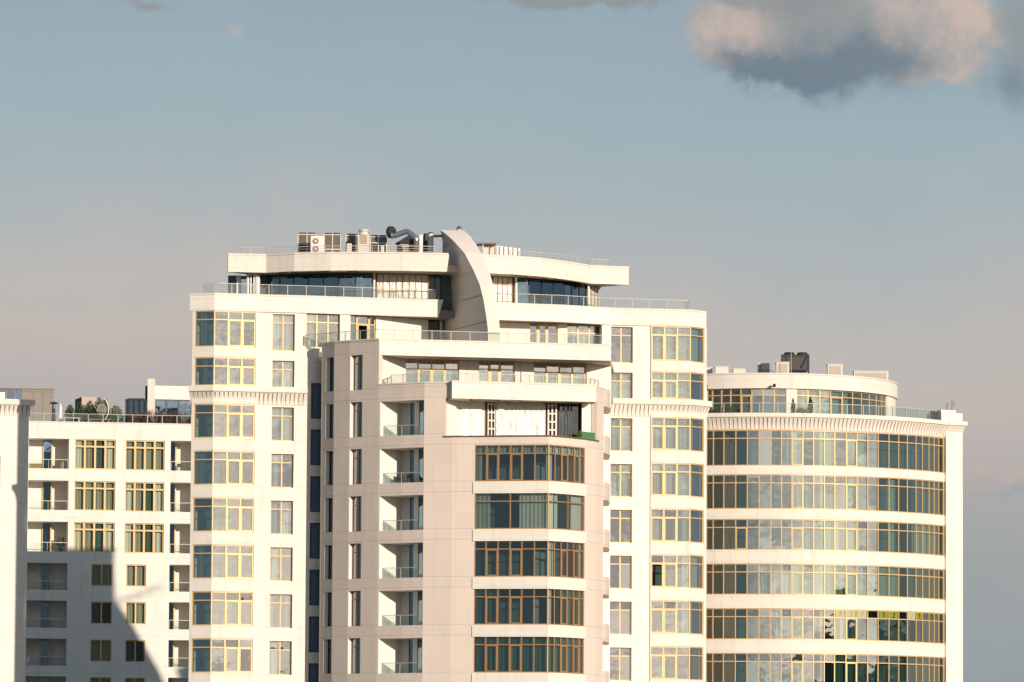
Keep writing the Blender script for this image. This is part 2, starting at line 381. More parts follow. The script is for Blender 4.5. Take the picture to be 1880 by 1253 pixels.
def window(par, P, u0, u1, z0, z1, rec=.12, div=2, trans=.60, case=(), tb=.035, fm=None, gm=None, cur=(), depth=2.4, fw=.075, w=0.0, room=True, nol=False, tilt=.004, open_=None, mull=None):
    """frame (the part) with pane, curtain and room_interior under it. div: number of lights or list of u positions"""
    fm = fm or GOLD; gm = gm or GLASS
    ds = [u0 + (u1 - u0) * k / div for k in range(div + 1)] if isinstance(div, int) else [u0] + list(div) + [u1]
    f = MB(); wf, wb = w - rec + .05, w - rec - .05; mw = (mull or fw) / 2
    P.box(f, u0, u1, wf, wb, z0, z0 + fw); P.box(f, u0, u1, wf, wb, z1 - fw, z1)
    P.box(f, u0, u0 + fw, wf, wb, z0 + fw, z1 - fw); P.box(f, u1 - fw, u1, wf, wb, z0 + fw, z1 - fw)
    for d in ds[1:-1]: P.box(f, d - mw, d + mw, wf + .012, wb, z0 + fw - .001, z1 - fw + .001)
    zt = z1 - trans if trans else None
    if zt: P.box(f, u0 + fw, u1 - fw, wf + .004, wb, zt - tb, zt + tb)
    top = (zt - tb) if zt else z1 - fw
    for k in case:
        a, b = ds[k] + mw, ds[k + 1] - mw; c = .065
        P.box(f, a, b, wf + .02, wb, z0 + fw, z0 + fw + c); P.box(f, a, b, wf + .02, wb, top - c, top)
        P.box(f, a, a + c, wf + .02, wb, z0 + fw + c, top - c); P.box(f, b - c, b, wf + .02, wb, z0 + fw + c, top - c)
    fr = f.build('window', fm, par)
    g = MB(); wp = w - rec
    rows = [(z0 + .02, zt), (zt, z1 - .02)] if zt else [(z0 + .02, z1 - .02)]
    for k, (a, b) in enumerate(zip(ds, ds[1:])):
        for r_, (c, d) in enumerate(rows):
            if open_ is not None and k == open_ and r_ == 0: continue
            t = [random.uniform(-tilt, tilt) for _ in range(4)]
            aa, bb = a + .006, b - .006
            g.quad([P.at(aa, wp + t[0], c), P.at(bb, wp + t[1], c), P.at(bb, wp + t[1] + t[2] - t[0], d), P.at(aa, wp + t[2], d)])
    g.build('pane', gm, fr)
    for (ca, cb, cm, *zr) in cur:
        cm_ = MB(); a = u0 + (u1 - u0) * ca + .05; b = u0 + (u1 - u0) * cb - .05; n = max(2, int((b - a) / .09))
        top_z = z1 - .03; bot = z0 + .02
        if zr: bot = z0 + (z1 - z0) * zr[0]
        ph = random.uniform(0, 6); pts = []
        for k in range(n + 1):
            u = a + (b - a) * k / n
            pts.append((u, w - rec - .28 + .045 * math.sin(ph + k * 1.9) + .02 * math.sin(k * .7)))
        for (ua, wa), (ub, wb_) in zip(pts, pts[1:]):
            cm_.quad([P.at(ua, wa, bot), P.at(ub, wb_, bot), P.at(ub, wb_, top_z), P.at(ua, wa, top_z)])
        cm_.build('curtain', cm, fr)
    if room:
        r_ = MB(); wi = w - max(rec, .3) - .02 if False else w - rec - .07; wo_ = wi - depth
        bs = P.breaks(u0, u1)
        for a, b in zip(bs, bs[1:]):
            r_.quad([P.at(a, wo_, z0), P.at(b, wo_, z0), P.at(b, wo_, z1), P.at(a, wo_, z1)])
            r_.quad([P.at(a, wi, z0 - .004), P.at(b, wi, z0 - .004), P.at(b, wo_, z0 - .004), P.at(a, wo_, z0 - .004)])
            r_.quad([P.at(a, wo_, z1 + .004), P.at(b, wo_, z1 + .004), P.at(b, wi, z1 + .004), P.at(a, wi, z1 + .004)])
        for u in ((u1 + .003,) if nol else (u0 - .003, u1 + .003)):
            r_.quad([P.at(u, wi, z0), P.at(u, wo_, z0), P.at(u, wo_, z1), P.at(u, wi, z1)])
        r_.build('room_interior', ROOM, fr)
    return fr

def slant(mb, P, u0, ubot, utop, w0, w1, z0, z1):
    A = lambda u_, w_, z_: P.at(u_, w_, z_)
    mb.hexa([A(u0, w0, z0), A(ubot, w0, z0), A(ubot, w1, z0), A(u0, w1, z0)], [A(u0, w0, z1), A(utop, w0, z1), A(utop, w1, z1), A(u0, w1, z1)])

def railing(par, P, u0, u1, z, h, sp=1.3, glass=True, bars=0, w=0.0, m=None, us=None, pw=.027, rr=.024):
    m = m or STEEL
    f = MB(); P.box(f, u0, u1, w + rr, w - rr, z + h - .024, z + h + .022)
    for k in range(bars): 
        zb = z + h * (k + 1) / (bars + 1); P.box(f, u0, u1, w + .012, w - .012, zb - .012, zb + .012)
    r = f.build('railing', m, par)
    if us is None:
        n = max(1, round((u1 - u0) / sp)); us = [u0 + (u1 - u0) * k / n for k in range(n + 1)]
    for u in us:
        p = MB(); u = min(max(u, u0 + pw), u1 - pw); P.box(p, u - pw, u + pw, w + .026, w - .026, z, z + h - .031); p.build('post', m, r)
    if glass:
        for a, b in zip(us, us[1:]):
            g = MB(); t = random.uniform(-.006, .006)
            g.quad([P.at(a + .06, w + t, z + .06), P.at(b - .06, w - t, z + .06), P.at(b - .06, w - t, z + h - .06), P.at(a + .06, w + t, z + h - .06)])
            g.build('glass_panel', GLASSC, r)
    return r

def cornice(par, P, u0, u1, zt, zl, zb, out_=.45, sp=.315, m=None, lend=0, rend=0):
    """ledge zt..zl with curved brackets zl..zb below it"""
    m = m or WHITE
    f = MB(); P.box(f, u0 - lend, u1 + rend, out_ + .08, -.2, zl + .06, zt); P.box(f, u0, u1, out_ - .05, -.2, zl, zl + .06)
    c = f.build('cornice', m, par)
    n = round((u1 - u0) / sp)
    for k in range(n + 1):
        u = u0 + .09 + (u1 - u0 - .18) * k / n; b = MB(); hw = .122
        prof = []
        for t in range(7):
            q = t / 6; prof.append((.06 + (out_ - .12) * (1 - math.cos(q * math.pi / 2)) , zb + (zl - zb) * q))
        for (w0, za), (w1, zb_) in zip(prof, prof[1:]):
            L = lambda uu_, ww, z_: P.at(uu_, ww, z_)
            b.quad([L(u - hw, w0, za), L(u + hw, w0, za), L(u + hw, w1, zb_), L(u - hw, w1, zb_)])
            b.quad([L(u - hw, -.02, za), L(u - hw, w0, za), L(u - hw, w1, zb_), L(u - hw, -.02, zb_)])
            b.quad([L(u + hw, w0, za), L(u + hw, -.02, za), L(u + hw, -.02, zb_), L(u + hw, w1, zb_)])
        b.quad([P.at(u - hw, -.02, zb), P.at(u + hw, -.02, zb), P.at(u + hw, .06, zb), P.at(u - hw, .06, zb)])
        b.build('bracket', m, c)
    return c

def rcur(kind='mix'):
    r = random.random()
    if kind == 'pale':
        if r < .55: return [(0, 1, CURW)]
        if r < .8: return [(0, .3, CURW), (.7, 1, CURW)]
        return [(0, .45, CURW)]
    if kind == 'green':
        if r < .35: return [(0, 1, CURG)]
        if r < .6: return [(0, .38, CURB), (.62, 1, CURG)]
        return [(0, .25, CURB), (.75, 1, CURB)]
    if r < .3: return [(0, 1, CURW)]
    if r < .55: return [(0, .25, CURB), (.75, 1, CURB)]
    if r < .75: return [(.1, .5, CURW)]
    return []

# ------------------------------------------------------------------ ground, and a ridge added for window reflections
g = MB(); g.quad([(-6000, -6000, 0), (6000, -6000, 0), (6000, 6000, 0), (-6000, 6000, 0)]); struct(g.build('ground', ASPH))
hm = MB(); N = 420; prev = None  # unseen ridge behind the camera, added and shaped for dark reflections in low windows
for k in range(N + 1):
    a = R(-75 + 170 * k / N); d = 2600
    az_ = -75 + 170 * k / N; hgt = 82 + 54 * min(1, max(0, (az_ - 31) / 4)) + 7 * math.sin(k * .11) + 5 * math.sin(k * .37 + 1) + 7 * math.sin(k * 1.3) * math.sin(k * .6) + 6 * random.random()
    p0 = (math.sin(a) * (d - 500), -math.cos(a) * (d - 500), -1); p1 = (math.sin(a) * d, -math.cos(a) * d, hgt); p2 = (math.sin(a) * (d + 600), -math.cos(a) * (d + 600), -1)
    if prev: hm.quad([prev[0], p0, p1, prev[1]]); hm.quad([prev[1], p1, p2, prev[2]])
    prev = (p0, p1, p2)
struct(hm.build('reflection_ridge', RIDGEM))

# ================================================================== CENTRAL TOWER
def T(k): return T3 - (k - 3) * H
ZP0, ZP1 = T(0), 12 + 39.78                      # main parapet
tower = thing('apartment_tower', 'tall white apartment tower with curved fin, glass penthouse and beige rounded front in the centre', 'building', (-4, 404, 0))
tower['group'] = 'white apartment blocks'
LW = Path([(350, 400.3), (390.5, 399.8), (467, 400.6), (560, 401.3), (640, 402.2), (830, 404.0)])
RWp = Path([(917, 405.6), (1030, 406.9), (1121, 408.9), (1195, 409.4), (1266.5, 409.9), (1293.5, 411.2)])
BL = -8.0
def bayrow(k):   # glass bottom of a bay at row k
    return {0: T(0) - 2.55, 1: T(1) - 2.0}.get(k, T(k) - 2.40)
ROWS = list(range(0, 10))
# ---- left wing bay
uA, uB, uC = LW.u(351), LW.u(390.5), LW.u(467); uE = LW.u(355)
ops = [(uE, uC - .03, bayrow(k), T(k)) for k in ROWS]
mb = MB(); LW.wall(mb, uA, uC, 0, ZP0, ops, .32, .12); mb.build('bay_wall', BAND, tower)
curs_l = {0: [(.05, .2, CURW)], 1: [(.1, .22, CURW)], 3: [(0, .2, CURW), (.35, .9, CURW)], 4: [(0, 1, CURW)], 5: [(.05, .2, CURW), (.4, 1, CURW)], 7: [(.3, 1, CURW)]}
for k in ROWS:
    d = (uC - .03 - LW.u(391)) / 3
    window(tower, LW, uE, uC - .03, bayrow(k), T(k), .12, [uB, uB + (uC - uB) / 3, uB + 2 * (uC - uB) / 3], .62, (2, 3), w=.12, cur=[c_ for c_ in curs_l.get(k, []) if c_[1] - c_[0] < .3], gm=GLASS, mull=.1, nol=True)
# ---- left wing flat wall with single windows, stair windows
u0s, u1s = LW.u(497.5), LW.u(538.5); ud0, ud1 = LW.u(569.5), LW.u(600)
sing = lambda k: (T(k) - .12, {0: T(0) - 2.72, 1: T(1) - 2.12}.get(k, T(k) - 2.50))
ops = [(u0s, u1s, sing(k)[1], sing(k)[0]) for k in ROWS]
strip = []
for k in range(0, 9):
    z1 = LW.z(578, 703.6) - k * H; strip.append((z1 - 2.53, z1))
ops += [(ud0, ud1, a, b) for a, b in strip]
uw0, uw1 = LW.u(559.5), LW.u(621.5); uw2, uw3 = LW.u(641), LW.u(690)
zw0 = T(0) - 2.45
ops += [(uw0, uw1, zw0, ZP0 + .001)]
mb = MB(); LW.wall(mb, uC, LW.u(640), 0, ZP0, ops, .42); mb.build('wall', WHITE, tower)
for k in ROWS:
    zt, zb = sing(k)
    window(tower, LW, u0s, u1s, zb, zt, .30, 2, .60, cur=rcur() if k != 4 else [(0, 1, CURW)], fw=.07, gm=GLASS, mull=.10)
for a, b in strip: window(tower, LW, ud0, ud1, a, b, .14, [ud0 + .12], None, fm=DARKF, gm=BLUEREF, cur=(), fw=.06)
window(tower, LW, uw0, uw1, zw0, ZP0, .30, 3, .60, cur=[(0, .3, CURW)], fw=.08, mull=.09)
# ---- recessed top floor wall, left of the fin
RL = Path([(640, 402.3), (690, 403.4), (786, 405.6), (812, 406.4)], 610)
mb = MB(); ra, rb = RL.u(641, 610), RL.u(690, 610); rc, rd = RL.u(786, 610), RL.u(808, 610)
RL.wall(mb, RL.u(640, 610), RL.u(812, 610), 12 + 34.6, ZP0, [(ra + .1, rb, 12 + 35.9, ZP0), (rc, rd, 12 + 35.2, ZP0)], .3); mb.build('wall', WHITE, tower)
window(tower, RL, ra + .1, rb, 12 + 35.9, ZP0, .18, [ra + .1 + (rb - ra) * .27, ra + .1 + (rb - ra) * .72], .6, (1,), gm=GLASS, mull=.16, open_=1)
window(tower, RL, rc, rd, 12 + 35.2, ZP0, .1, 1, None, fm=DARKF, gm=GLASSB)
# ---- main parapet slab, left and right
for P, a, b, nm in ((LW, 350, 812, 0), (RWp, 905, 1294, 1)):
    mb = MB(); 
    ua, ub = P.u(a, 560), P.u(b, 560)
    P.box(mb, ua, ub - (0 if nm else .32), .14, -.3 if nm else -.34, ZP0, ZP1 - .13)
    if not nm: slant(mb, P, ub - .32, ub - .30, ub, .14, -2.2, ZP0, ZP1 - .13)
    mb.build('parapet', WHITE, tower)
    mb = MB(); P.box(mb, ua - .02, ub + .02, .18, -.38, ZP1 - .13, ZP1); mb.build('coping', CAPM, tower)
mb = MB()
mb.prism([LW.at(LW.u(352, 560), -.34)[:2], LW.at(LW.u(811, 560), -.34)[:2], RWp.at(RWp.u(907, 560), -.34)[:2], RWp.at(RWp.u(1293, 560), -.34)[:2], (12.7, 413.4), (3.4, 427), (-22, 418)], ZP0 + .02, ZP0 + .55)
mb.build('roof', FLOORM, tower)
# ---- right wing
u0s, u1s = RWp.u(1120.7), RWp.u(1160.8)
ops = [(u0s, u1s, sing(k)[1], sing(k)[0]) for k in ROWS]
ur0, ur1, ur2 = RWp.u(1194.5), RWp.u(1266), RWp.u(1290)
mb = MB(); RWp.wall(mb, RWp.u(1104), ur0 - .02, 0, ZP0, ops, .42); mb.build('wall', WHITE, tower)
for k in ROWS:
    zt, zb = sing(k)
    window(tower, RWp, u0s, u1s, zb, zt, .30, 2, .60, cur=[(0, 1, CURW)] if k in (1, 2, 3) else [], fw=.07, gm=GLASS, mull=.10)
mb = MB(); RWp.wall(mb, ur0 - .02, RWp.u(1294.5), 0, ZP0, [(ur0, ur2, bayrow(k), T(k)) for k in ROWS], .32, .12); mb.build('bay_wall', BAND, tower)
third = (ur1 - ur0) / 3
for k in ROWS:
    cu = {0: [(.05, .95, CURW)], 1: [(0, .75, CURW)], 2: [(0, .8, CURW)], 3: [(.02, .8, CURW)], 4: [(0, .25, CURW), (.55, .78, CURW)], 5: [(.55, .95, CURW)], 6: [(.55, .78, CURW)], 7: [(.8, 1, CURG)]}.get(k, rcur())
    window(tower, RWp, ur0, ur2, bayrow(k), T(k), .12, [ur0 + third, ur0 + 2 * third, ur1], .62, (0, 1), w=.12, cur=cu, mull=.1, open_=0 if k == 5 else None)
# recessed top floor right of the fin
RR = Path([(905, 407.2), (972, 407.9), (1040, 408.4), (1108, 409.3)], 610)
a0, a1, b0, b1 = RR.u(972.5, 610), RR.u(1024, 610), RR.u(1041, 610), RR.u(1103.5, 610)
mb = MB(); RR.wall(mb, RR.u(905, 610), RR.u(1108, 610), 12 + 34.6, ZP0, [(a0, a1, 12 + 35.9, ZP0), (b0, b1, 12 + 35.9, ZP0)], .3); mb.build('wall', WHITE, tower)
window(tower, RR, a0, a1, 12 + 35.9, ZP0, .2, [a0 + (a1 - a0) * .3, a0 + (a1 - a0) * .64], None, (1,), mull=.16)
window(tower, RR, b0, b1, 12 + 35.9, ZP0, .2, 3, .6, cur=[(.2, .9, CURW)], mull=.08)
# ---- cornices
cornice(tower, LW, LW.u(351, 730), LW.u(562, 730), 12 + 33.22, 12 + 32.76, T(2) + .02, .42, .315, BAND, lend=.05)
cornice(tower, RWp, RWp.u(1121, 750), RWp.u(1296, 750), 12 + 33.22, 12 + 32.76, T(2) + .02, .42, .315, BAND, rend=.1)

# ---- glazed top floor and its roof
RT0 = 12 + 41.65; RT1 = 12 + 42.98; PZ = 480
top = [(419, 403.3), (488.5, 403.7), (540, 402.6), (600, 402.0), (660, 401.8), (740, 401.8), (824, 402.3), (887, 403.0), (940, 403.8), (994, 405.2), (1040, 407.3), (1063, 408.6), (1086, 410.0), (1154, 410.8)]
TP = Path(top, PZ)
mb = MB(); TP.box(mb, TP.u(419, PZ), TP.u(822, PZ) - .2, 0, -.35, RT0, RT1 - .12); slant(mb, TP, TP.u(822, PZ) - .2, TP.u(820.5, PZ), TP.u(824.5, PZ), 0, -2.2, RT0, RT1 - .12); mb.build('roof_parapet', BAND, tower)
mb = MB(); TP.box(mb, TP.u(868, PZ), TP.u(1154.5, PZ), 0, -.35, RT0, RT1 - .12); mb.build('roof_parapet', BAND, tower)
mb = MB(); TP.box(mb, TP.u(418.5, PZ), TP.u(823, PZ), .05, -.4, RT1 - .12, RT1); mb.build('coping', CAPM, tower)
mb = MB(); TP.box(mb, TP.u(868, PZ), TP.u(1155, PZ), .05, -.4, RT1 - .12, RT1); mb.build('coping', CAPM, tower)
mb = MB()
mb.prism([TP.at(u, -.35)[:2] for u in TP.L[:-1]] + [TP.at(TP.L[-1] - .01, -.35)[:2], (6.5, 412.6), (5.9, 423.6), (-18.6, 416.4), (-18.9, 405.6)], RT0 + .03, RT0 + .5); mb.build('roof', SOFFIT, tower)
# ragged edge under the parapet
random.seed(3)
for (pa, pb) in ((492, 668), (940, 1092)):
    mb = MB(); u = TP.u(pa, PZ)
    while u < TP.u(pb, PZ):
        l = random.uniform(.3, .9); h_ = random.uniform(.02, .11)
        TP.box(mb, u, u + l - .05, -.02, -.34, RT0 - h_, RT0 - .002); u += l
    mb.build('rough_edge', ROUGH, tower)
GL = Path([(434, 405.6), (487, 405.6), (540, 404.8), (600, 404.2), (684, 404.0), (760, 404.2), (812, 404.8), (905, 405.6), (972, 406.6), (1036, 408.6), (1078, 410.8), (1097, 412.4)], 520)
gz0 = 12 + 38.9; g5 = lambda p: GL.u(p, 520)
window(tower, GL, g5(489), g5(684), gz0, RT0 - .02, .1, [g5(x) for x in (513, 538.6, 565.5, 593.6, 622, 652.6)], None, fm=DARKF, gm=GLASSB, cur=[(.37, .65, CURW), (.83, 1, CURW), (0, .12, CURW)], fw=.05, depth=4, mull=.07)
window(tower, GL, g5(787), g5(811), gz0, RT0 - .02, .3, [g5(800)], None, fm=DARKF, gm=GLASSB, fw=.05, depth=4)
window(tower, GL, g5(948), g5(1078), gz0, RT0 - .02, .1, [g5(x) for x in (972, 996, 1018, 1037, 1052, 1065)], None, fm=DARKF, gm=GLASSB, cur=[(0, .18, CURW)], fw=.05, depth=4, mull=.07)
window(tower, GL, g5(435), g5(456), gz0, RT0 - .02, .3, 1, None, fm=DARKF, gm=GLASSB, fw=.05, depth=3)
def lattice(a, b, hz, n, nm):
    mb = MB(); GL.box(mb, a, b, .0, -.08, gz0, RT0 - .02); o = mb.build('insulated_wall', FOIL, tower)
    mb = MB()
    for k in range(n + 1):
        u = a + (b - a) * k / n; GL.box(mb, u - .025, u + .025, .05, .003, gz0, RT0 - .03)
    for z_ in hz: GL.box(mb, a, b, .046, .004, z_ - .025, z_ + .025)
    mb.build('lattice', WOODM, o)
lattice(g5(692), g5(786), [12 + 39.9, 12 + 40.45, 12 + 41.1], 8, 0)
lattice(g5(905), g5(940), [12 + 39.9, 12 + 40.45, 12 + 41.1], 4, 0)
lattice(g5(1079), g5(1097), [12 + 40.2, 12 + 41.0], 3, 0)
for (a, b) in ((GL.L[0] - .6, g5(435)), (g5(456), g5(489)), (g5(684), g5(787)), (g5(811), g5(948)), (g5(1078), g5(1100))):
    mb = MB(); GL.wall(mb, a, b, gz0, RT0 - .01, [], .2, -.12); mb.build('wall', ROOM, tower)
for x in (458, 464, 470.5, 477, 687, 944, 1073): 
    u = g5(x); mb = MB(); p = GL.at(u, .9 if x < 480 else .35, gz0); r_ = {458: .10, 464: .06, 470.5: .08, 477: .2}.get(x, .09)
    mb.tube(p, p + Vector((0, 0, RT0 - gz0)), r_, r_, 12); mb.build('column', WPLAST, tower, True)

# ---- front rounded body
FT = Path([(588.5, 400.6), (591.5, 399.6), (612, 398.4), (640, 397.4), (694, 395.8), (740, 394.7), (778, 393.9), (830, 393.35), (870, 393.1), (940, 392.6), (1007, 392.2), (1040, 393.4), (1075, 395.2), (1095, 396.7), (1108, 398.2), (1110, 401.0), (1109, 408.4)], 880)
f_ = lambda p, y=880: FT.u(p, y)
ZU0, ZU1 = 12 + 35.12, 12 + 36.28                # upper slab/parapet
ZL0, ZL1 = T(2), 12 + 33.08                      # lower terrace parapet
a0, a1, b0, b1 = f_(596.5), f_(611), f_(641), f_(664); l0, l1 = f_(697), f_(777.5); y0, yc, y1 = f_(871.5), f_(1007), f_(1074)
FR = list(range(1, 10))
ops = []
for k in FR:
    ops += [(a0, a1, T(k) - 2.45, T(k) - .05), (b0, b1, T(k) - 2.50, T(k) - .03)]
    if k >= 2: ops.append((l0, l1, T(k) - 2.52, T(k) - .10))
    if k >= 3: ops.append((y0, y1, T(k) - 2.50, T(k) + .02))
foil0, foil1 = f_(817.5, 770), f_(1096, 770)
zf0 = 12 + 29.30
uS = f_(694)
mb = MB()
FT.wall(mb, FT.L[0], uS, 0, ZU1 - .1, [o for o in ops if o[1] < uS], .42)
FT.wall(mb, uS, f_(1108), 0, ZL1 - .1, [o for o in ops if o[0] > uS] + [(foil0, foil1, zf0, ZL0), (f_(830, 720), f_(1094, 720), ZL0, 99)], .42)
mb.build('wall', STONE, tower)
mb = MB(); FT.box(mb, FT.L[0] - .02, uS, .05, -.45, ZU1 - .1, ZU1); FT.box(mb, uS, f_(830, 700), .05, -.45, ZL1 - .1, ZL1); FT.box(mb, f_(1094, 710), FT.L[-2], .05, -.45, ZL1 - .1, ZL1)
mb.build('coping', CAPM, tower)
# side turning back to the wing, white, with rounded balcony ledges
mb = MB(); FT.wall(mb, f_(1108) + .02, FT.L[-1], 0, ZL1 - .1, [], .3, -.25); mb.build('wall', WHITE, tower)
for k in range(2, 10):
    # small curved balcony on the right flank
    zt = (T(k) + 1.17) if k > 2 else ZL1
    zb_ = T(k) + (-.08 if k > 2 else -.1)
    n_ = 9; cpt = W(1104, 880, 400.6).xy; cx, cy = cpt.x, cpt.y
    prof = [(cx, cy + 4)] + [(cx + .62 * math.sin(math.pi * (.0 + .75 * t / n_)) , cy - 1.5 * math.cos(math.pi * .9 * t / n_)) for t in range(n_ + 1)]
    mb = MB(); bp = [(cx - .25, cy + 5)] + [(cx - .25, cy - 2.4)] + [(cx + .20, cy - 2.0), (cx + .42, cy - 1.2), (cx + .55, cy - .2), (cx + .62, cy + 1.0), (cx + .64, cy + 3), (cx + .6, cy + 5)]
    mb.prism(bp, zb_, zt); mb.build('balcony', STONE, tower)
BAYC = {3: [(0, 1, CURW, .77), (0, .06, CURW), (.56, .64, CURW)], 4: [(0, .12, CURW), (.34, .655, CURP), (.66, .70, CURW), (.86, 1, CURW)], 5: [(.57, .66, CURW), (.94, 1, CURG)], 6: [(0, .2, CURG), (.57, .64, CURW), (.70, 1, CURG)], 7: [(0, 1, CURG)], 8: [(0, .3, CURB)], 9: [(0, 1, CURW)]}
for k in FR:
    window(tower, FT, a0 + .03, a1, T(k) - 2.45, T(k) - .05, .36, 1, .6, fm=DARKF, gm=GLASSB, fw=.05, cur=[])
    window(tower, FT, b0 + .03, b1, T(k) - 2.50, T(k) - .03, .40, 2, .6, fm=BRZ, gm=GLASS, fw=.05, cur=rcur() if k != 1 else [])
    for ua_, zz_ in ((a0, (T(k) - 2.45, T(k) - .05)), (b0, (T(k) - 2.50, T(k) - .03))):
        mb = MB(); FT.box(mb, ua_ + .001, ua_ + .025, .004, -.34, zz_[0] + .002, zz_[1] - .002); mb.build('window_reveal', WPLAST, tower)
    if k >= 3:
        if k == 4: dv = [f_(937), yc, f_(1044)]; cs = ()
        else:
            dv = [f_(x) for x in (893, 915, 937, 959, 982)] + [yc] + [f_(x) for x in (1019.5, 1031.5, 1043.5, 1055, 1065)]; cs = (1, 3, 8, 10)
        window(tower, FT, y0, y1, T(k) - 2.50, T(k) + .02, .10, dv, .60, cs, cur=BAYC.get(k, []), fw=.07, gm=GLASSF, mull=.085, fm=BRZ)
        mb = MB(); FT.box(mb, y0 - .1, y1 + .1, .07, -.2, T(k) - 2.56 - .78, T(k) - 2.56); mb.build('band', BAND, tower)
# mullion at the bay corner
mb = MB(); FT.box(mb, yc - .05, yc + .05, .02, -.16, 12, T(3)); mb.build('corner_mullion', GOLD, tower)
# loggias
for k in range(2, 10):
    zb_, zt = T(k) - 2.52, T(k) - .10
    A_ = FT.at(l0 + .005, -.03).xy; D_r = FT.at(l1 - .01, -.43).xy; dirc = (D_r - A_).normalized(); inn = Vector((-dirc.y, dirc.x))
    B_ = Vector(W(728, 880, A_.y + 1.0).xy); C_l = D_r + inn * 2.3 + dirc * .5
    C_m = Vector(W(765.5, 880, A_.y + 1.3).xy)
    def vq(p, q, m_): m_.quad([(p.x, p.y, zb_), (q.x, q.y, zb_), (q.x, q.y, zt), (p.x, p.y, zt)])
    mb = MB(); vq(A_, B_, mb); C_b = B_ + inn * .7 + dirc * .1; vq(B_, C_b, mb); vq(C_b, C_l, mb); vq(C_l, D_r + dirc * .5, mb); vq(D_r + dirc * .5, D_r, mb)
    pl = [A_, B_, C_b, C_l, D_r + dirc * .5, D_r]
    mb.quad([(p.x, p.y, zb_ + .003) for p in pl]); mb.quad([(p.x, p.y, zt - .003) for p in pl])
    lg = mb.build('loggia', INTW, tower)
    BWp = Path([C_b, C_l]); bl = BWp.L[-1]
    mb = MB(); BWp.box(mb, bl * .20, bl * .80, .04, .01, zb_ + .01, zt - .01); mb.build('door', GLASSB, lg)
    mb = MB(); p0_, p1_ = Vector(W(769.5, 880, D_r.y + 1.0).xy), Vector(W(777, 880, D_r.y + .45).xy); SB = Path([p0_, p1_]); SB.box(mb, 0, SB.L[-1], .02, -.02, zb_ + .01, zt - .01); mb.build('door', GLASSB, lg)
    mb = MB(); q0_, q1_ = Vector(W(760.5, 880, D_r.y + 1.9).xy), Vector(W(769.3, 880, D_r.y + 1.05).xy); SW = Path([q0_, q1_]); SW.box(mb, 0, SW.L[-1], .02, -.06, zb_ + .01, zt - .01); mb.build('pillar', INTW, lg)
    mb = MB(); SB.box(mb, 0, .05, .04, -.03, zb_ + .01, zt - .01)
    for q in (.20, .36, .52, .80): BWp.box(mb, bl * q - .03, bl * q + .03, .07, .01, zb_ + .01, zt - .01)
    mb.build('door_frame', DARKF, lg)
    L = Path([FT.at(l0 + .1, -.3).xy, FT.at(l1, -.3).xy])
    railing(tower, L, .02, L.L[-1] * .86, zb_, .72, 1.5, True, w=0, rr=.016, pw=.012)
# ---- white block with overhang, foil window behind
BLK = Path([(830, 392.9), (1094, 395.4)], 720)
bu0, bu1 = 0, BLK.L[-1]
mb = MB(); BLK.box(mb, bu0, bu1, .0, -2.6, ZL0 - .06, ZL1 - .1); mb.build('parapet', WHITE, tower)
mb = MB(); BLK.box(mb, bu0 - .03, bu1 + .03, .05, -.4, ZL1 - .1, ZL1 + .02); mb.build('coping', CAPM, tower)
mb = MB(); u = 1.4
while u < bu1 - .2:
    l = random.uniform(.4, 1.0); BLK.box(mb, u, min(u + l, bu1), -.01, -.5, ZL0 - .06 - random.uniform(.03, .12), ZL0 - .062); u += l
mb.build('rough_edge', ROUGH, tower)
FW = Path([(817.5, 393.9), (845, 395.3), (1067, 396.9), (1069, 396.6), (1098, 397.4)], 770); w7 = lambda p: FW.u(p, 770)
def fbox(name, a, b, m, wa=0., wb=-.1, z0=zf0, z1=ZL0 - .06, par=None):
    mb = MB(); FW.box(mb, w7(a), w7(b), wa, wb, z0, z1); return mb.build(name, m, par or tower)
fbox('wall', 817.5, 845, WHITE, .05, -.1)
fbox('wall', 1069, 1098, WHITE, .05, -.1)
for (a, b) in ((845, 863), (863.5, 890), (911, 930), (930.3, 948), (948.4, 975), (975.3, 1001)):
    fbox('foil_sheet', a, b, FOIL, random.uniform(.0, .03), -.1)
fbox('wall', 890, 911, ROUGH, -.05, -.15); fbox('wall', 1001, 1022, ROUGH, -.05, -.15)
for (a, b) in ((895.5, 908), (1007.5, 1022)):
    mb = MB(); n = 5
    for q in (a, (a + b) / 2, b): FW.box(mb, w7(q) - .035, w7(q) + .035, .12, .02, zf0, ZL0 - .08)
    for k in range(n): 
        z_ = zf0 + .1 + (ZL0 - zf0 - .35) * k / (n - 1); FW.box(mb, w7(a), w7(b), .118, .022, z_ - .05, z_ + .05)
    mb.build('lattice', WPLAST, tower)
window(tower, FW, w7(1024), w7(1066), zf0, ZL0 - .06, .2, [w7(1032), w7(1041), w7(1046), w7(1060)], None, fm=DARKF, gm=GLASSL, cur=[(.62, .85, CURB)], fw=.06, depth=1.6)
mb = MB(); FT.box(mb, foil0 - .1, f_(1098, 800), .10, -.9, zf0 - .09, zf0 - .003); mb.build('ledge', ROUGH, tower)
# terrace floors
mb = MB()
mb.prism([FT.at(u, -.42)[:2] for u in FT.L[4:7]] + [BLK.at(.1, -.45)[:2], BLK.at(bu1 - .1, -.45)[:2]] + [FT.at(u, -.42)[:2] for u in FT.L[14:-2]] + [(6.2, 408.4), (-9.3, 402.2)], ZL1 - 1.05, ZL1 - .85); mb.build('terrace_floor', FLOORM, tower)
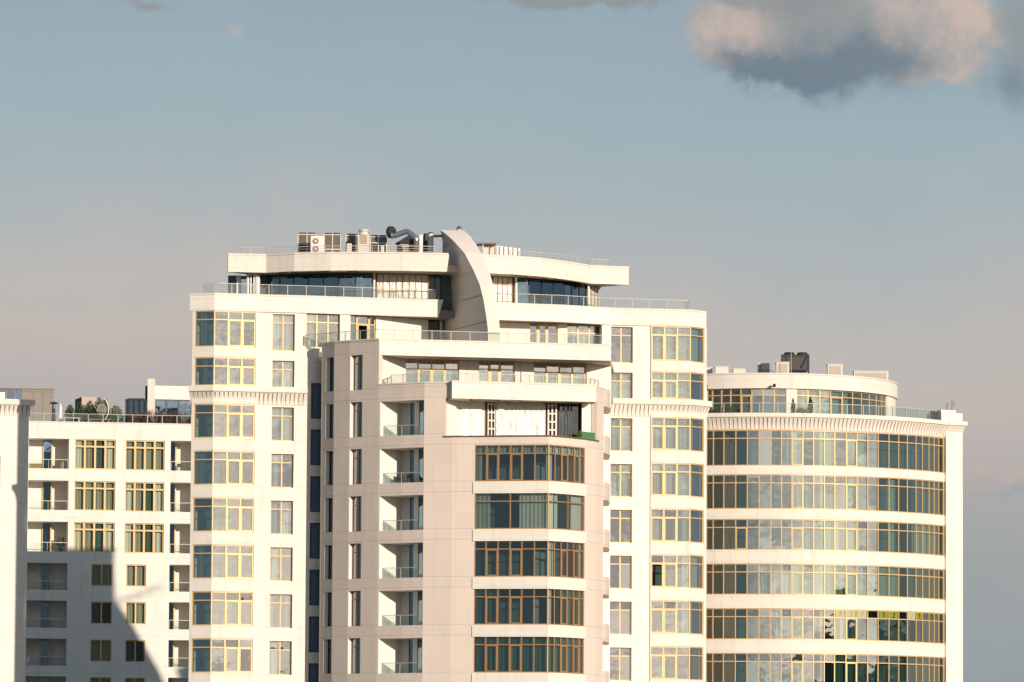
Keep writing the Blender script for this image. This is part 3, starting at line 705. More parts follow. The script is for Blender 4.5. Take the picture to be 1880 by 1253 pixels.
# ---- terrace penthouse behind the lower terrace
PW = Path([(694.5, 396.4), (744, 399.2), (845, 400.0), (945, 400.9), (1078, 402.2), (1122, 404.0)], 680); p8 = lambda p: PW.u(p, 680)
pz0 = ZL1 - .85
mb = MB(); PW.wall(mb, 0, PW.L[-1], pz0, ZU0, [(p8(745), p8(843), pz0 + .3, ZU0), (p8(878.5), p8(945), pz0 + .1, ZU0), (p8(980), p8(1077), pz0 + .3, ZU0)], .35); mb.build('wall', WHITE, tower)
window(tower, PW, p8(745), p8(843), pz0 + .3, ZU0, .2, 4, .66, (1, 2), cur=[(0, .9, CURW)], mull=.09)
window(tower, PW, p8(878.5), p8(945), pz0 + .1, ZU0, .2, [p8(899.5), p8(918.5)], .55, (1,), mull=.16, cur=[(0, .3, CURW)])
window(tower, PW, p8(980), p8(1077), pz0 + .3, ZU0, .2, 4, .66, (1, 2), cur=[(0, 1, CURW)], mull=.09)
mb = MB(); q = PW.at(p8(957), .06, pz0); mb.tube(q, q + Vector((0, 0, ZU0 - pz0)), .05); mb.build('drainpipe', PALEM, tower)
UP = Path([(694.3, 395.9), (1121.5, 399.5)], 640)
mb = MB(); UP.box(mb, 0, UP.L[-1], 0, -.35, ZU0, ZU1 - .1); mb.build('parapet', WHITE, tower)
mb = MB(); UP.box(mb, -.03, UP.L[-1] + .03, .05, -.4, ZU1 - .1, ZU1); mb.build('coping', CAPM, tower)
mb = MB()
mb.prism([FT.at(u, -.42)[:2] for u in FT.L[0:5]] + [UP.at(.35, -.35)[:2], UP.at(UP.L[-1], -.35)[:2], (7.4, 409.5), (-1, 407.6), (-9.5, 405), (-14.5, 402.3)], ZU0 + .02, ZU0 + .3); mb.build('terrace_floor', SOFFIT, tower)
# ---- railings
r1 = Path([(561, 401.0), (590, 399.9), (612, 398.9), (640, 397.9), (694, 396.3), (1106, 399.8)], 615)
railing(tower, r1, 0, r1.L[-1], ZU1, .66, 1.36)
r2 = Path([(717, 399.0), (718.5, 395.9), (780, 394.6), (844, 394.2), (980, 395.2), (1060, 396.6), (1085, 397.7), (1099, 399.6)], 700)
railing(tower, r2, 0, r2.L[-1], ZL1, .62, 1.0)
r3 = Path([(374, 408), (373.5, 400.7), (399, 400.3), (467, 401.1), (640, 402.6), (800, 404.2)], 550)
railing(tower, r3, r3.u(376, 550) if False else 0, r3.L[-1], ZP1, .76, 1.33)
r4 = Path([(918, 406.0), (1030, 407.2), (1121, 409.2), (1195, 409.8), (1264, 410.4), (1266, 411), (1267, 419)], 560)
railing(tower, r4, 0, r4.L[-1], ZP1, .72, 1.28)
r5 = Path([(441, 409.5), (442, 404.6), (486, 404.6), (540, 403.9), (600, 403.1), (700, 402.6), (799, 403.0)], 455)
railing(tower, r5, 0, r5.L[-1], RT1, .55, 1.1, False, 2, rr=.018, pw=.02)
r6 = Path([(936, 405.2), (994, 406.8), (1040, 408.6), (1086, 411.0), (1119, 411.6), (1118, 418)], 470)
railing(tower, r6, 0, r6.L[-1], RT1, .55, .8, False, 2, rr=.018, pw=.02)

# ---- fin: curved buttress
def axis_depth(px): return 398.2 + (895.7 - px) / 26.1 * 1.55
lb = [(895.7, 640), (895.7, 604), (893, 582.6), (887.8, 551), (880.8, 523), (870, 498), (852.7, 465), (835, 444.8), (820, 431), (808.8, 422.8)]
rb = [(919, 640), (917.6, 602), (916, 582), (912, 551), (905.6, 521), (898, 496.6), (884.5, 463), (871.5, 443.5), (861, 431.5), (851.8, 422.8)]
mb = MB(); prevs = None; rings = []
back = W(812, 500, 407.2).xy; backr = W(866, 500, 408.5).xy
for (a, b), (c_, d_) in zip(lb, rb):
    A = W(a, b, axis_depth(a)); B = W(c_, b, axis_depth(a) + .25); z = A.z
    rings.append((A, Vector((B.x, B.y, z)), Vector((backr.x, backr.y, z)), Vector((back.x, back.y, z))))
for r0_, r1_ in zip(rings, rings[1:]):
    mb.quad([r0_[0], r0_[1], r1_[1], r1_[0]], [(.7, r0_[0].z * 0 + .9)] * 4)
    mb.quad([r0_[1], r0_[2], r1_[2], r1_[1]]); mb.quad([r0_[2], r0_[3], r1_[3], r1_[2]]); mb.quad([r0_[3], r0_[0], r1_[0], r1_[3]])
mb.quad(list(rings[-1]))
fin = mb.build('fin', simple('fin_render', (.74, .66, .575), .85, 0, .04, 3, .2), tower)
mb = MB()       # horizontal joints on the shaded side
for (py, px) in ((498, 870), (543, 884), (591, 893)):
    A = W(px, py, axis_depth(px)); bk = Vector((back.x, back.y, A.z)); d = (bk - A); nn = Vector((d.y, -d.x, 0)).normalized() * .006
    if nn.x > 0: nn = -nn
    mb.quad([A + nn, bk + nn, bk + nn + Vector((0, 0, .05)), A + nn + Vector((0, 0, .05))])
mb.build('joint', simple('joint_dark', (.2, .16, .13), .9), fin)
# ---- rear walls closing the tower
for pts, z0, z1, m in (([RWp.at(RWp.L[-1], -.1).xy, Vector((12.9, 413.4)), Vector((3.4, 427.2)), Vector((-22.5, 418)), LW.at(0, -.1).xy], 0, ZP1, WHITE),
                    ([GL.at(g5(1097)).xy, Vector((5.9, 423.5)), Vector((-18.5, 416.4)), GL.at(0, 0).xy], ZP0 + .5, RT0, WHITE)):
    p = Path(pts); e = p.L[-1]; so = [(e - 2.25, e - .45, bayrow(k), T(k)) for k in ROWS] if z0 == 0 else []
    mb = MB(); p.wall(mb, 0, e, z0, z1, so, .3); mb.build('rear_wall', m, tower)
    for o in so: window(tower, p, *o, .12, 2, .62, room=False)

m = MB(); sl = [(3.6, 37.0), (5.2, 35.2), (8.0, 31.0), (10.5, 26.0)]  # unseen sloping wing, added to cast the slanting shadow edge on the left block
for (xa, za), (xb, zb) in zip(sl, sl[1:]):
    m.hexa([(xa, 424.6, 0), (xb, 424.6, 0), (xb, 426.8, 0), (xa, 426.8, 0)], [(xa, 424.6, 12 + za), (xb, 424.6, 12 + zb), (xb, 426.8, 12 + zb), (xa, 426.8, 12 + za)])
m.build('rear_shadow_wing', WHITE, tower)

# ================================================================== ROUND TOWER (right)
rt = thing('round_tower', 'round white apartment building with curved ribbon windows at the right', 'building', (17.6, 436, 0)); rt['group'] = 'white apartment blocks'
CX, CY = W(1400, 900, 436).x, 436.0
def arc(r, a0, a1, n): return Path([Vector((CX + r * math.sin(R(a0 + (a1 - a0) * k / n)), CY - r * math.cos(R(a0 + (a1 - a0) * k / n)))) for k in range(n + 1)])
RA = arc(16.1, -20, 58, 78)
uq0 = RA.u(1284); uq1 = RA.u(1734.5)
rt_rows = []
for k in range(1, 9):
    zt = 12 + 31.85 - (k - 1) * 3.30; hh = {1: 2.66, 2: 2.56}.get(k, 2.30); rt_rows.append((zt - hh, zt))
uLs = RA.u(1371.5); 
mb = MB(); RA.wall(mb, 0, uq1 + .35, 0, 12 + 33.0, [(.5, uq1 - .02, a, b) for a, b in rt_rows], .34); mb.build('wall', BAND, rt)
def posts_from(px_list): return [RA.u(p) for p in px_list]
MULL = posts_from((1296.5, 1309, 1328.4, 1350.5, 1371.8, 1393.8, 1415.6, 1435, 1454, 1474.7, 1494, 1514, 1533, 1554, 1574, 1593.8, 1613, 1633, 1651, 1667, 1683, 1695, 1707, 1716.5, 1725))
RCUR = {
 1: [(.02, .17, CURD), (.30, .34, CURW), (.42, .48, CURW), (.55, .60, CURW)],
 2: [(.0, .11, CURD), (.12, .165, CURTAN), (.34, .40, CURW), (.53, .58, CURW), (.70, .74, CURW), (.82, 1, CURG)],
 3: [(.06, .10, CURD), (.36, .50, CURW), (.53, .58, CURW), (.70, .74, CURW), (.82, .98, CURW)],
 4: [(.0, .165, CURD), (.18, .60, CURW), (.60, .76, CURW), (.80, .9, CURG)],
 5: [(.0, .08, CURD), (.215, .25, CURTAN), (.26, .29, CURW), (.50, .53, CURW), (.9, .95, CURG)],
 6: [(.05, .12, CURD), (.48, 1, CURG)], 7: [(0, 1, CURW)], 8: [(.1, .6, CURG)]}
for k, (a, b) in enumerate(rt_rows, 1):
    window(rt, RA, .5, uq1 - .02, a, b, .12, MULL, .62, (9, 14) if k != 3 else (4, 9, 14), cur=RCUR.get(k, []), fw=.07, gm=GLASSR, mull=.07, depth=2.0, tilt=.005)
    mb = MB(); u = RA.u(1510.5); p = RA.at(u, -.42, a); mb.tube(p, (p.x, p.y, b), .15, .15, 12); mb.build('column', INTW, rt)
    # lighter bronze door at the far end of each ribbon
# pier at the right end
PR = Path([(1734.5, 426.9), (1765.2, 427.6)], 1000)
mb = MB(); PR.wall(mb, 0, PR.L[-1], 0, 12 + 32.9, [], .4, .18); 
PR.box(mb, PR.L[-1] - .3, PR.L[-1], .17, -3.5, 0, 12 + 32.9); mb.build('pier', WHITE, rt)
cornice(rt, RA, RA.u(1288, 780), RA.u(1737, 790), 12 + 33.08, 12 + 32.72, 12 + 31.9, .45, .315, BAND)
cornice(rt, PR, .05, PR.L[-1] + .02, 12 + 33.1, 12 + 32.75, 12 + 31.9, .55, .32, BAND, rend=.15)
mb = MB(); PR.box(mb, -.4, PR.L[-1], .17, -1.8, 12 + 32.9, 12 + 33.75); PR.box(mb, -.45, PR.L[-1] - .6, .2, -1.5, 12 + 33.751, 12 + 33.95); mb.build('pier_cap', WHITE, rt)
mb = MB(); mb.prism([(CX + 15.9 * math.sin(R(a)), CY - 15.9 * math.cos(R(a))) for a in range(-20, 61, 4)] + [(CX + 13.5, CY + 8), (CX - 10, CY + 8)], 12 + 32.5, 12 + 32.85); mb.build('terrace_floor', FLOORM, rt)
RRl = arc(15.7, -20, 58, 52)
railing(rt, RRl, RRl.u(1297, 750), RRl.u(1724, 760), 12 + 33.08, .80, 1.33)
# penthouse
RP = arc(10.2, -36, 88, 80); r7 = lambda p: RP.u(p, 740)
pzt, pzb = 12 + 35.42, 12 + 33.0
RP2 = arc(10.35, -36, 88, 80)
mb = MB(); RP2.box(mb, 0, RP2.L[-1], 0, -.5, pzt, 12 + 36.48); mb.build('parapet', BAND, rt)
mb = MB(); RP2.box(mb, 0, RP2.L[-1], .06, -.55, 12 + 36.48, 12 + 36.58); mb.build('coping', CAPM, rt)
e1 = r7(1629)
mb = MB(); RP.wall(mb, 0, RP.L[-1], 12 + 32.7, pzt, [(r7(1297), r7(1443.6), pzb, pzt), (r7(1462), e1, pzb, pzt)], .3); mb.build('wall', WHITE, rt)
window(rt, RP, r7(1297), r7(1443.6), pzb, pzt, .15, [r7(x) for x in (1307, 1324, 1341, 1360, 1380, 1401, 1422)], .50, (4,), cur=[(.1, .9, CURD)], gm=GLASSR, mull=.10)
window(rt, RP, r7(1462), e1, pzb, pzt, .15, [r7(x) for x in (1484, 1506, 1526, 1548, 1567, 1583.5, 1598, 1611, 1621)], .50, (3,), cur=[(.05, .5, CURW), (.7, 1, CURG)], gm=GLASSR, mull=.08)
mb = MB(); mb.prism([(CX + 10 * math.sin(R(a)), CY - 10 * math.cos(R(a))) for a in range(-36, 91, 6)] + [(CX + 10, CY + 6), (CX - 8, CY + 6)], 12 + 35.6, 12 + 35.8); mb.build('roof', FLOORM, rt)
rw = Path([Vector((CX + 13.7, CY - 8.4)), Vector((CX + 13.7, CY + 10)), Vector((CX - 9, CY + 8)), Vector((CX - 5.4, CY - 15.0))]); mb = MB(); rw.wall(mb, 0, rw.L[-1], 0, 12 + 33.0, [], .3); mb.build('rear_wall', WHITE, rt)

# ================================================================== LEFT BLOCK
lbk = thing('terraced_block', 'lower white apartment block with loggias and a planted roof terrace, left of the tower', 'building', (-33, 482, 0)); lbk['group'] = 'white apartment blocks'
LD = 481.0
LB = Path([(20, LD - .3), (360, LD + 2.2)], 900)
q = lambda p, y=900: LB.u(p, y)
rows_lb = []     # (zt, zb)
for (yt, yb) in ((805.4, 860.5), (882.3, 936.6), (957.9, 1012.8), (1033.9, 1083.5), (1102.9, 1153), (1172.7, 1222.5), (1242, 1292), (1311, 1361)):
    rows_lb.append((LB.z(90, yt), LB.z(90, yb)))
ops = []; wl = []; logg = []
la0, la1 = q(50.5, 1000), q(124.5, 1000); lr0, lr1 = q(311.5, 1000), q(352, 1000)
for k, (zt, zb_) in enumerate(rows_lb):
    ops.append((la0, la1, zb_, zt)); ops.append((lr0, lr1 + .5, zb_, zt)); logg += [(la0, la1, zb_, zt, k, 0), (lr0, lr1 + .5, zb_, zt, k, 1)]
    if k < 3:
        wl += [(q(136.5, 900), q(211.5, 900), zb_, zt, 4, k), (q(229.5, 900), q(301.5, 900), zb_ - .03, zt - .03, 4, k)]
    else:
        wl += [(q(167, 1100), q(206, 1100), zb_ + .38, zt - .04, 2, k), (q(231, 1100), q(267.5, 1100), zb_ + .38, zt - .04, 2, k)]
ops += [w_[:4] for w_ in wl]
zpt = LB.z(90, 773.8)
mb = MB(); LB.wall(mb, 0, LB.L[-1], 0, zpt - .1, ops, .4); mb.build('wall', WHITE, lbk)
mb = MB(); LB.box(mb, 0, LB.L[-1], .05, -.5, zpt - .1, zpt); mb.build('coping', CAPM, lbk)
for (a, b, c, d, n, k) in wl:
    window(lbk, LB, a, b, c, d, .16, n, .62 if n == 4 else None, (), cur=[(0, .98, CURB)] if (k + int(a)) % 3 == 0 else [(0, .24, CURP), (.26, .48, CURB), (.52, .74, CURG), (.76, 1, CURP)] if n == 4 else [(0, 1, CURB)] if (k + int(a)) % 2 else [(0, .4, CURG)], gm=GLASSL, fw=.09, mull=.17 if n == 4 else .12, depth=2.2, tb=.07)
for (a, b, c, d, k, side) in logg:
    mb = MB(); wi, dp = -.4, -2.2
    mb.quad([LB.at(a, wi, c), LB.at(a, dp, c), LB.at(a, dp, d), LB.at(a, wi, d)])
    mb.quad([LB.at(b, dp, c), LB.at(b, wi, c), LB.at(b, wi, d), LB.at(b, dp, d)])
    mb.quad([LB.at(a, wi, d), LB.at(a, dp, d), LB.at(b, dp, d), LB.at(b, wi, d)])
    mb.quad([LB.at(a, dp, c), LB.at(a, wi, c), LB.at(b, wi, c), LB.at(b, dp, c)])
    LB.box(mb, a, b, dp, dp - .1, c, d); lg = mb.build('loggia', INTW, lbk)
    if side == 0:
        m0, m1 = a + (b - a) * .42, a + (b - a) * .60
    else: m0, m1 = a + .02, a + (b - a) * .24
    mb = MB(); LB.box(mb, m0, m1, dp + .12, dp + .02, c, d - .05); mb.build('door', GLASSB, lg)
    mb = MB(); LB.box(mb, m1, m1 + .1, dp + .5, dp + .02, c, d - .35); LB.box(mb, m0 - .06, m0, dp + .16, dp + .02, c, d - .05); mb.build('door_frame', GOLD, lg)
    railing(lbk, LB, a + .05, b - .05, c, .78, 1.7, True, w=-.15, rr=.015, pw=.012, m=PALEM)
mb = MB(); mb.prism([LB.at(.1, -.4)[:2], LB.at(LB.L[-1], -.4)[:2], (-27, 500), (-45, 500)], zpt - 1.0, zpt - .7); mb.build('terrace_floor', FLOORM, lbk)
pt = Path([LB.at(LB.L[-1], -.3).xy, Vector((-26, 501)), Vector((-45, 500)), LB.at(0, -.3).xy]); mb = MB(); pt.wall(mb, 0, pt.L[-1], 0, zpt - .1, [], .3); mb.build('rear_wall', WHITE, lbk)
rr_ = Path([(53, LD), (352, LD + 2.2)], 770)
railing(lbk, rr_, 0, rr_.L[-1], zpt, .68, 1.31)
# penthouse on the left block roof
PH = Path([(283, LD + 5.0), (372, LD + 5.8)], 750); h9 = lambda p: PH.u(p, 750)
zA, zB, zC = PH.z(300, 708.6), PH.z(300, 733.6), zpt - .8
mb = MB(); PH.wall(mb, 0, PH.L[-1], zC, zA, [(h9(284.5), h9(352), zC + .3, zB)], .3); mb.build('penthouse_wall', WHITE, lbk)
window(lbk, PH, h9(284.5), h9(352), zC + .3, zB, .12, [h9(305.5), h9(328)], None, fm=DARKF, gm=GLASSB, fw=.09, mull=.14)
mb = MB(); a, b = W(271, 720, LD + 4.6), W(284, 720, LD + 4.6); mb.box(a.x, b.x, LD + 4.6, LD + 5.6, zC, ZZ(277, 695.5, LD + 4.6)); mb.build('chimney', CAPM, lbk)
mb = MB(); a, b = W(266.5, 720, LD + 4.9), W(270.8, 720, LD + 4.9); mb.box(a.x, b.x, LD + 4.9, LD + 5.6, zC, ZZ(268, 709, LD + 4.9)); mb.build('flue', DARKM, lbk)

# ================================================================== FAR LEFT TOWER
fl = thing('edge_tower', 'white apartment tower cut off by the left picture edge, bracketed cornice on top', 'building', (-38, 420, 0)); fl['group'] = 'white apartment blocks'
FD = 420.5
FLp = Path([(-110, FD - 1.2), (-40, FD - .6), (52, FD + .9)], 900)
v = lambda p, y=800: FLp.u(p, y)
zc1, zc2, zc3 = FLp.z(30, 734.3), FLp.z(30, 745.5), FLp.z(30, 764)
wins = []
for k in range(-1, 9):
    zt = FLp.z(0, 757) - k * 3.25
    if zt < zc3: wins.append((v(-45), v(1.5), zt - 2.4, zt))
mb = MB(); FLp.wall(mb, 0, v(52.5), 0, zc2, wins, .4); mb.build('wall', WHITE, fl)
for w_ in wins: window(fl, FLp, *w_[:4], .2, 3, .6, cur=[(0, 1, CURW)])
cornice(fl, FLp, v(7) - 4, v(53), zc1, zc2, zc3, .42, .36, BAND, rend=.3)
mb = MB(); FLp.box(mb, 0, v(10), -.3, -3, zc1, zc1 + .55); mb.build('parapet', WHITE, fl)
mb = MB(); mb.prism([FLp.at(0, -.2)[:2], FLp.at(FLp.L[-1], -.2)[:2], (-37.2, 434), (-46, 432)], zc1 - .4, zc1 - .1); mb.build('roof', FLOORM, fl)
p = Path([FLp.at(FLp.L[-1], -.1).xy, Vector((-37.2, 434)), Vector((-46, 432)), FLp.at(0, -.1).xy]); mb = MB(); p.wall(mb, 0, p.L[-1], 0, zc1 - .1, [], .3); mb.build('rear_wall', WHITE, fl)

# ================================================================== PAVILION on the left block's roof
pv = thing('roof_pavilion', 'tan panelled rooftop pavilion with a glazed end behind the left cornice', 'pavilion', (-40, 491, zpt - .7))
PV = Path([(-30, 488.5), (40, 489), (98.5, 489.6)], 740); n_ = lambda p: PV.u(p, 740)
zt_ = PV.z(70, 715.5)
mb = MB(); PV.box(mb, n_(40), n_(98.5), 0, -5, zpt - .7, zt_); mb.build('wall', TAN, pv)
mb = MB()
for x in (61, 78.7): PV.box(mb, n_(x) - .02, n_(x) + .02, .008, -.01, zpt - .7, zt_ - .15)
PV.box(mb, n_(40), n_(98.5), .01, -.01, zt_ - .22, zt_ - .19); mb.build('joint', DARKF, pv)
mb = MB(); PV.box(mb, n_(39.5), n_(99.5), .08, -5.1, zt_, zt_ + .12); PV.box(mb, n_(-30), n_(39.5), .08, -3, zt_ - .0, zt_ + .08); mb.build('roof', TAN, pv)
window(pv, PV, n_(-30), n_(39.8), zpt - .7, zt_, .1, [n_(x) for x in (-12, 5, 12, 25.5, 28)], None, fm=TAN, gm=GLASSB)

# ================================================================== ROOF EQUIPMENT
ACG = 'air conditioning units on the tower roof'
def vrf(label, x0, x1, ytop, ybot, Y, fans=2, base=True):
    A, B = W(x0, ytop, Y), W(x1, ytop, Y); zt, zb = A.z, ZZ(x0, ybot, Y)
    zb0 = RT0 + .5
    t = thing('condenser', label, 'air conditioner', ((A.x + B.x) / 2, Y + .4, zb0), ACG)
    m = MB(); m.box(A.x + .03, B.x - .03, Y + .03, Y + .8, zb, zt - .12); m.build('cabinet', GRILLE, t)
    m = MB(); n = fans
    for k in range(n + 1):
        x = A.x + (B.x - A.x) * k / n; m.box(x - .035, x + .035, Y - .02, Y + .05, zb0, zt - .14)
    m.box(A.x, B.x, Y - .018, Y + .84, zt - .139, zt - .07); m.box(A.x, B.x, Y - .015, Y + .05, zb - .05, zb + .02)
    m.box(A.x - .03, A.x - .002, Y + .02, Y + .82, zb, zt - .14)
    m.build('frame', PALEM, t)
    for k in range(n):
        cx = A.x + (B.x - A.x) * (k + .5) / n; r_ = (B.x - A.x) / n * .46
        m = MB(); m.lathe((cx, Y + .42, zt - .07), [(r_, 0), (r_, .08), (r_ * .93, .12), (r_ * .9, .09)], 16); m.build('fan_cowl', DARKM, t)
    if base: 
        m = MB(); m.box(A.x + .05, B.x - .05, Y + .1, Y + .75, zb0, zb - .06); m.build('base', DARKM, t)
    return t
vrf('brown grilled condenser at the left end of the roof row, behind the white twin-fan unit', 547.5, 580, 428, 448, 406.2)
vrf('pair of tall grilled condensers just right of the white twin-fan unit', 595.5, 625.5, 428.5, 458, 405.6)
vrf('single grilled condenser between the tall pair and the capped vent housing', 635.5, 653, 430, 452, 405.8, 1)
vrf('low grilled condenser peeping out between single condenser and capped vent housing', 651, 659, 430.5, 452, 406.6, 1)
vrf('wide low pair of condensers on a stand right of the capped vent housing', 680, 710, 432.5, 446, 405.6)
t = thing('twin_fan_unit', 'white outdoor unit with two round fans one above the other', 'air conditioner', (W(583, 450, 404.6).x, 404.8, RT0 + .5), ACG)
A, B = W(570.7, 433.5, 404.6), W(595.4, 433.5, 404.6)
m = MB(); m.box(A.x, B.x, 404.6, 405.0, RT0 + .5, A.z); m.build('cabinet', WPLAST, t)
for cy in (443, 457.5):
    c_ = W(579.7, cy, 404.6); m = MB(); m.tube((c_.x, 404.59, c_.z), (c_.x, 404.56, c_.z), .22, .22, 20); f2 = m.build('fan', simple('fan_brown', (.30, .20, .14), .6) if cy == 443 else bpy.data.materials['fan_brown'], t)
    m = MB(); m.tube((c_.x, 404.56, c_.z), (c_.x, 404.53, c_.z), .08, .08, 14); m.build('hub', WPLAST, f2)
Y = 404.4
A, B = W(657, 431, Y), W(677.5, 431, Y)
t = thing('vent_housing', 'pale vent housing with louvred panel and flared cap', 'vent', ((A.x + B.x) / 2, Y + .4, RT0 + .5))
m = MB(); m.box(A.x, B.x, Y, Y + .75, RT0 + .5, A.z); m.build('body', PALEM, t)
m = MB(); cx = (A.x + B.x) / 2; h_ = ZZ(660, 421, Y) - A.z; m.lathe((cx, Y + .38, A.z), [(.36, 0), (.28, h_ * .6), (.36, h_ * .75), (.37, h_), (.2, h_ + .03)], 20); m.build('cap', PALEM, t)
m = MB()
for k in range(12):
    z = ZZ(660, 448, Y) + (ZZ(660, 432, Y) - ZZ(660, 448, Y)) * k / 11; m.box(A.x + .12, B.x - .14, Y - .02, Y + .01, z, z + .035)
m.build('louvre', simple('louvre_tan', (.36, .29, .22), .6), t)
# cupboard and little boxes
for (x0, x1, y0_, Y, lab) in ((637, 645.5, 447.5, 404.0, 'small white electrical cabinet in front of the single condenser'), (699.5, 705, 451, 404.1, 'narrow pale electrical cabinet under the wide condenser pair')):
    A, B = W(x0, y0_, Y), W(x1, y0_, Y)
    t = thing('electrical_cabinet', lab, 'cabinet', ((A.x + B.x) / 2, Y, RT0 + .5)); m = MB(); m.box(A.x, B.x, Y, Y + .3, RT0 + .5, A.z); b_ = m.build('body', WPLAST, t)
    m = MB(); m.box(A.x + .03, B.x - .03, Y - .015, Y - .001, A.z - .5, A.z - .04); m.build('door', PALEM, t)
# exhaust duct with disc cowl
Y = 404.6
t = thing('exhaust_duct', 'shiny bent metal exhaust duct ending in a black round cowl', 'duct', (W(740, 440, Y).x, Y, RT0 + .5))
P1, P2, P3 = W(722, 434, Y), W(748, 424.5, Y), W(765, 439, Y - .2); P4 = W(764, 462, Y)
def elbow(pts, r, n=14):
    m = MB(); pts = [Vector(p) for p in pts]; out_p = [pts[0]]
    for a, b, c_ in zip(pts, pts[1:], pts[2:]):
        for k in range(5):
            s_ = k / 4; out_p.append((b + (a - b).normalized() * .22) * (1 - s_) ** 2 + b * 2 * s_ * (1 - s_) + (b + (c_ - b).normalized() * .22) * s_ ** 2)
    out_p.append(pts[-1]); rings = []
    for i, p_ in enumerate(out_p):
        d = (out_p[min(i + 1, len(out_p) - 1)] - out_p[max(i - 1, 0)]).normalized(); a = Vector((0, 1, 0)); b = d.cross(a).normalized()
        rings.append([p_ + (a * math.cos(2 * math.pi * k / n) + b * math.sin(2 * math.pi * k / n)) * r for k in range(n)])
    for A_, B_ in zip(rings, rings[1:]):
        for i in range(n): m.quad([A_[i], A_[(i + 1) % n], B_[(i + 1) % n], B_[i]])
    m.quad(rings[0]); m.quad(rings[-1]); return m
elbow([P1, P2, P3, P4], .20).build('pipe', SILVER, t, True)
m = MB(); c_ = W(719.5, 426.5, Y); m.tube(c_ + Vector((-.12, .1, 0)), c_ + Vector((.03, -.04, 0)), .44, .42, 24); m.build('cowl', DARKM, t)
m = MB(); c_ = W(717.5, 433, Y - .2); m.tube(c_, c_ + Vector((.16, 0, .02)), .24, .22, 16); m.build('collar', SILVER, t)
# dark slanted panel rack behind the duct
Y = 406.2
t = thing('ventilation_plant', 'dark slatted ventilation plant behind the bent metal duct', 'vent', (W(747, 440, Y).x, Y, RT0 + .5))
A, B, C_ = W(726, 447, Y), W(752, 431, Y), W(772, 447, Y)
m = MB(); m.prism([(0, 0)], 0, 0) if False else None
xs = [(A.x, A.z), (B.x, B.z), (C_.x, B.z - .2), (C_.x, A.z)]
m = MB(); fr = [(x, Y, z) for x, z in xs] ; bk = [(x, Y + 1.2, z) for x, z in xs]
m.quad(fr); m.quad(bk[::-1])
for i in range(4): j = (i + 1) % 4; m.quad([fr[j], fr[i], bk[i], bk[j]])
m.build('hood', DARKM, t)
m = MB(); m.box(A.x + .1, C_.x - .1, Y + .1, Y + 1.1, RT0 + .5, A.z - .003); m.build('body', GRILLE, t)
m = MB()
for k in range(4): 
    z = A.z - .12 - k * .14; m.box(A.x + .1, C_.x - .1, Y + .06, Y + .098, z, z + .05)
m.build('slat', PALEM, t)
# cylindrical tanks
for (x0, x1, y0_, Y, mm, lab) in ((766, 777.5, 431.5, 405.2, WPLAST, 'narrow white cylindrical vent between duct and drum'), (777.5, 786, 429.5, 406.2, DARKM, 'dark drum shaped vent beside the white drum'), (785.5, 796, 427.5, 404.6, PALEM, 'pale drum shaped vent with side pipe by the fin')):
    A, B = W(x0, y0_, Y), W(x1, y0_, Y); r_ = (B.x - A.x) / 2
    t = thing('roof_vent', lab, 'vent', (A.x + r_, Y + r_, RT0 + .5)); m = MB()
    m.lathe((A.x + r_, Y + r_, RT0 + .5), [(r_ * .9, 0), (r_ * .9, .3), (r_, .32), (r_, A.z - RT0 - .58), (r_ * .7, A.z - RT0 - .5)], 18); b_ = m.build('drum', mm, t, False)
    m = MB(); m.lathe((A.x + r_, Y + r_, A.z - .05), [(r_ * 1.05, 0), (r_ * 1.05, .05), (r_ * .3, .1)], 18); m.build('lid', DARKM if mm is PALEM else mm, t)
    if x0 == 785.5:
        m = MB(); p_ = W(793, 434, Y + .3); m.tube(p_, p_ + Vector((.75, 0, .02)), .09, .09, 12); m.build('pipe', TAN, t)
# canopy right of the fin, crate behind
Y = 406.3
t = thing('roof_canopy', 'small flat dark canopy on posts just right of the curved fin', 'canopy', (W(893, 455, Y).x, Y, RT0 + .5))
A, B = W(875, 447, Y), W(912, 447, Y); m = MB(); m.box(A.x, B.x, Y, Y + 1.4, A.z - .06, A.z + .04); m.build('roof', simple('canopy_top', (.16, .13, .10), .6), t)
for x in (887, 911): 
    p_ = W(x, 450, Y + .1); m = MB(); m.box(p_.x - .03, p_.x + .03, Y + .05, Y + .11, RT0 + .5, A.z - .061); m.build('post', PALEM, t)
m = MB(); a, b = W(888, 452, Y + .6), W(897, 452, Y + .6); m.box(a.x, b.x, Y + .6, Y + 1, RT0 + .5, ZZ(890, 452, Y + .6)); a, b = W(898, 451, Y + .8), W(909, 451, Y + .8); m.box(a.x, b.x, Y + .8, Y + 1.2, RT0 + .5, ZZ(890, 449.5, Y + .8)); m.build('cabinet', PALEM, t)
A, B = W(913, 451.5, Y + .5), W(955, 455.5, Y + .5)
t = thing('duct_box', 'long pale rooftop duct box between the canopy and the curved railing', 'duct', ((A.x + B.x) / 2, Y + 1, RT0 + .5)); m = MB()
m.hexa([(A.x, Y + .5, RT0 + .5), (B.x, Y + .9, RT0 + .5), (B.x, Y + 1.6, RT0 + .5), (A.x, Y + 1.6, RT0 + .5)], [(A.x, Y + .5, A.z), (B.x, Y + .9, B.z), (B.x, Y + 1.6, B.z), (A.x, Y + 1.6, A.z)]); m.build('body', WPLAST, t)
m = MB()
for k in range(5):
    x = A.x + (B.x - A.x) * (k + .5) / 5; m.box(x - .02, x + .02, Y + .45 + k * .08, Y + .52 + k * .08, RT0 + .5, A.z - .06)
m.build('seam', TAN, t)
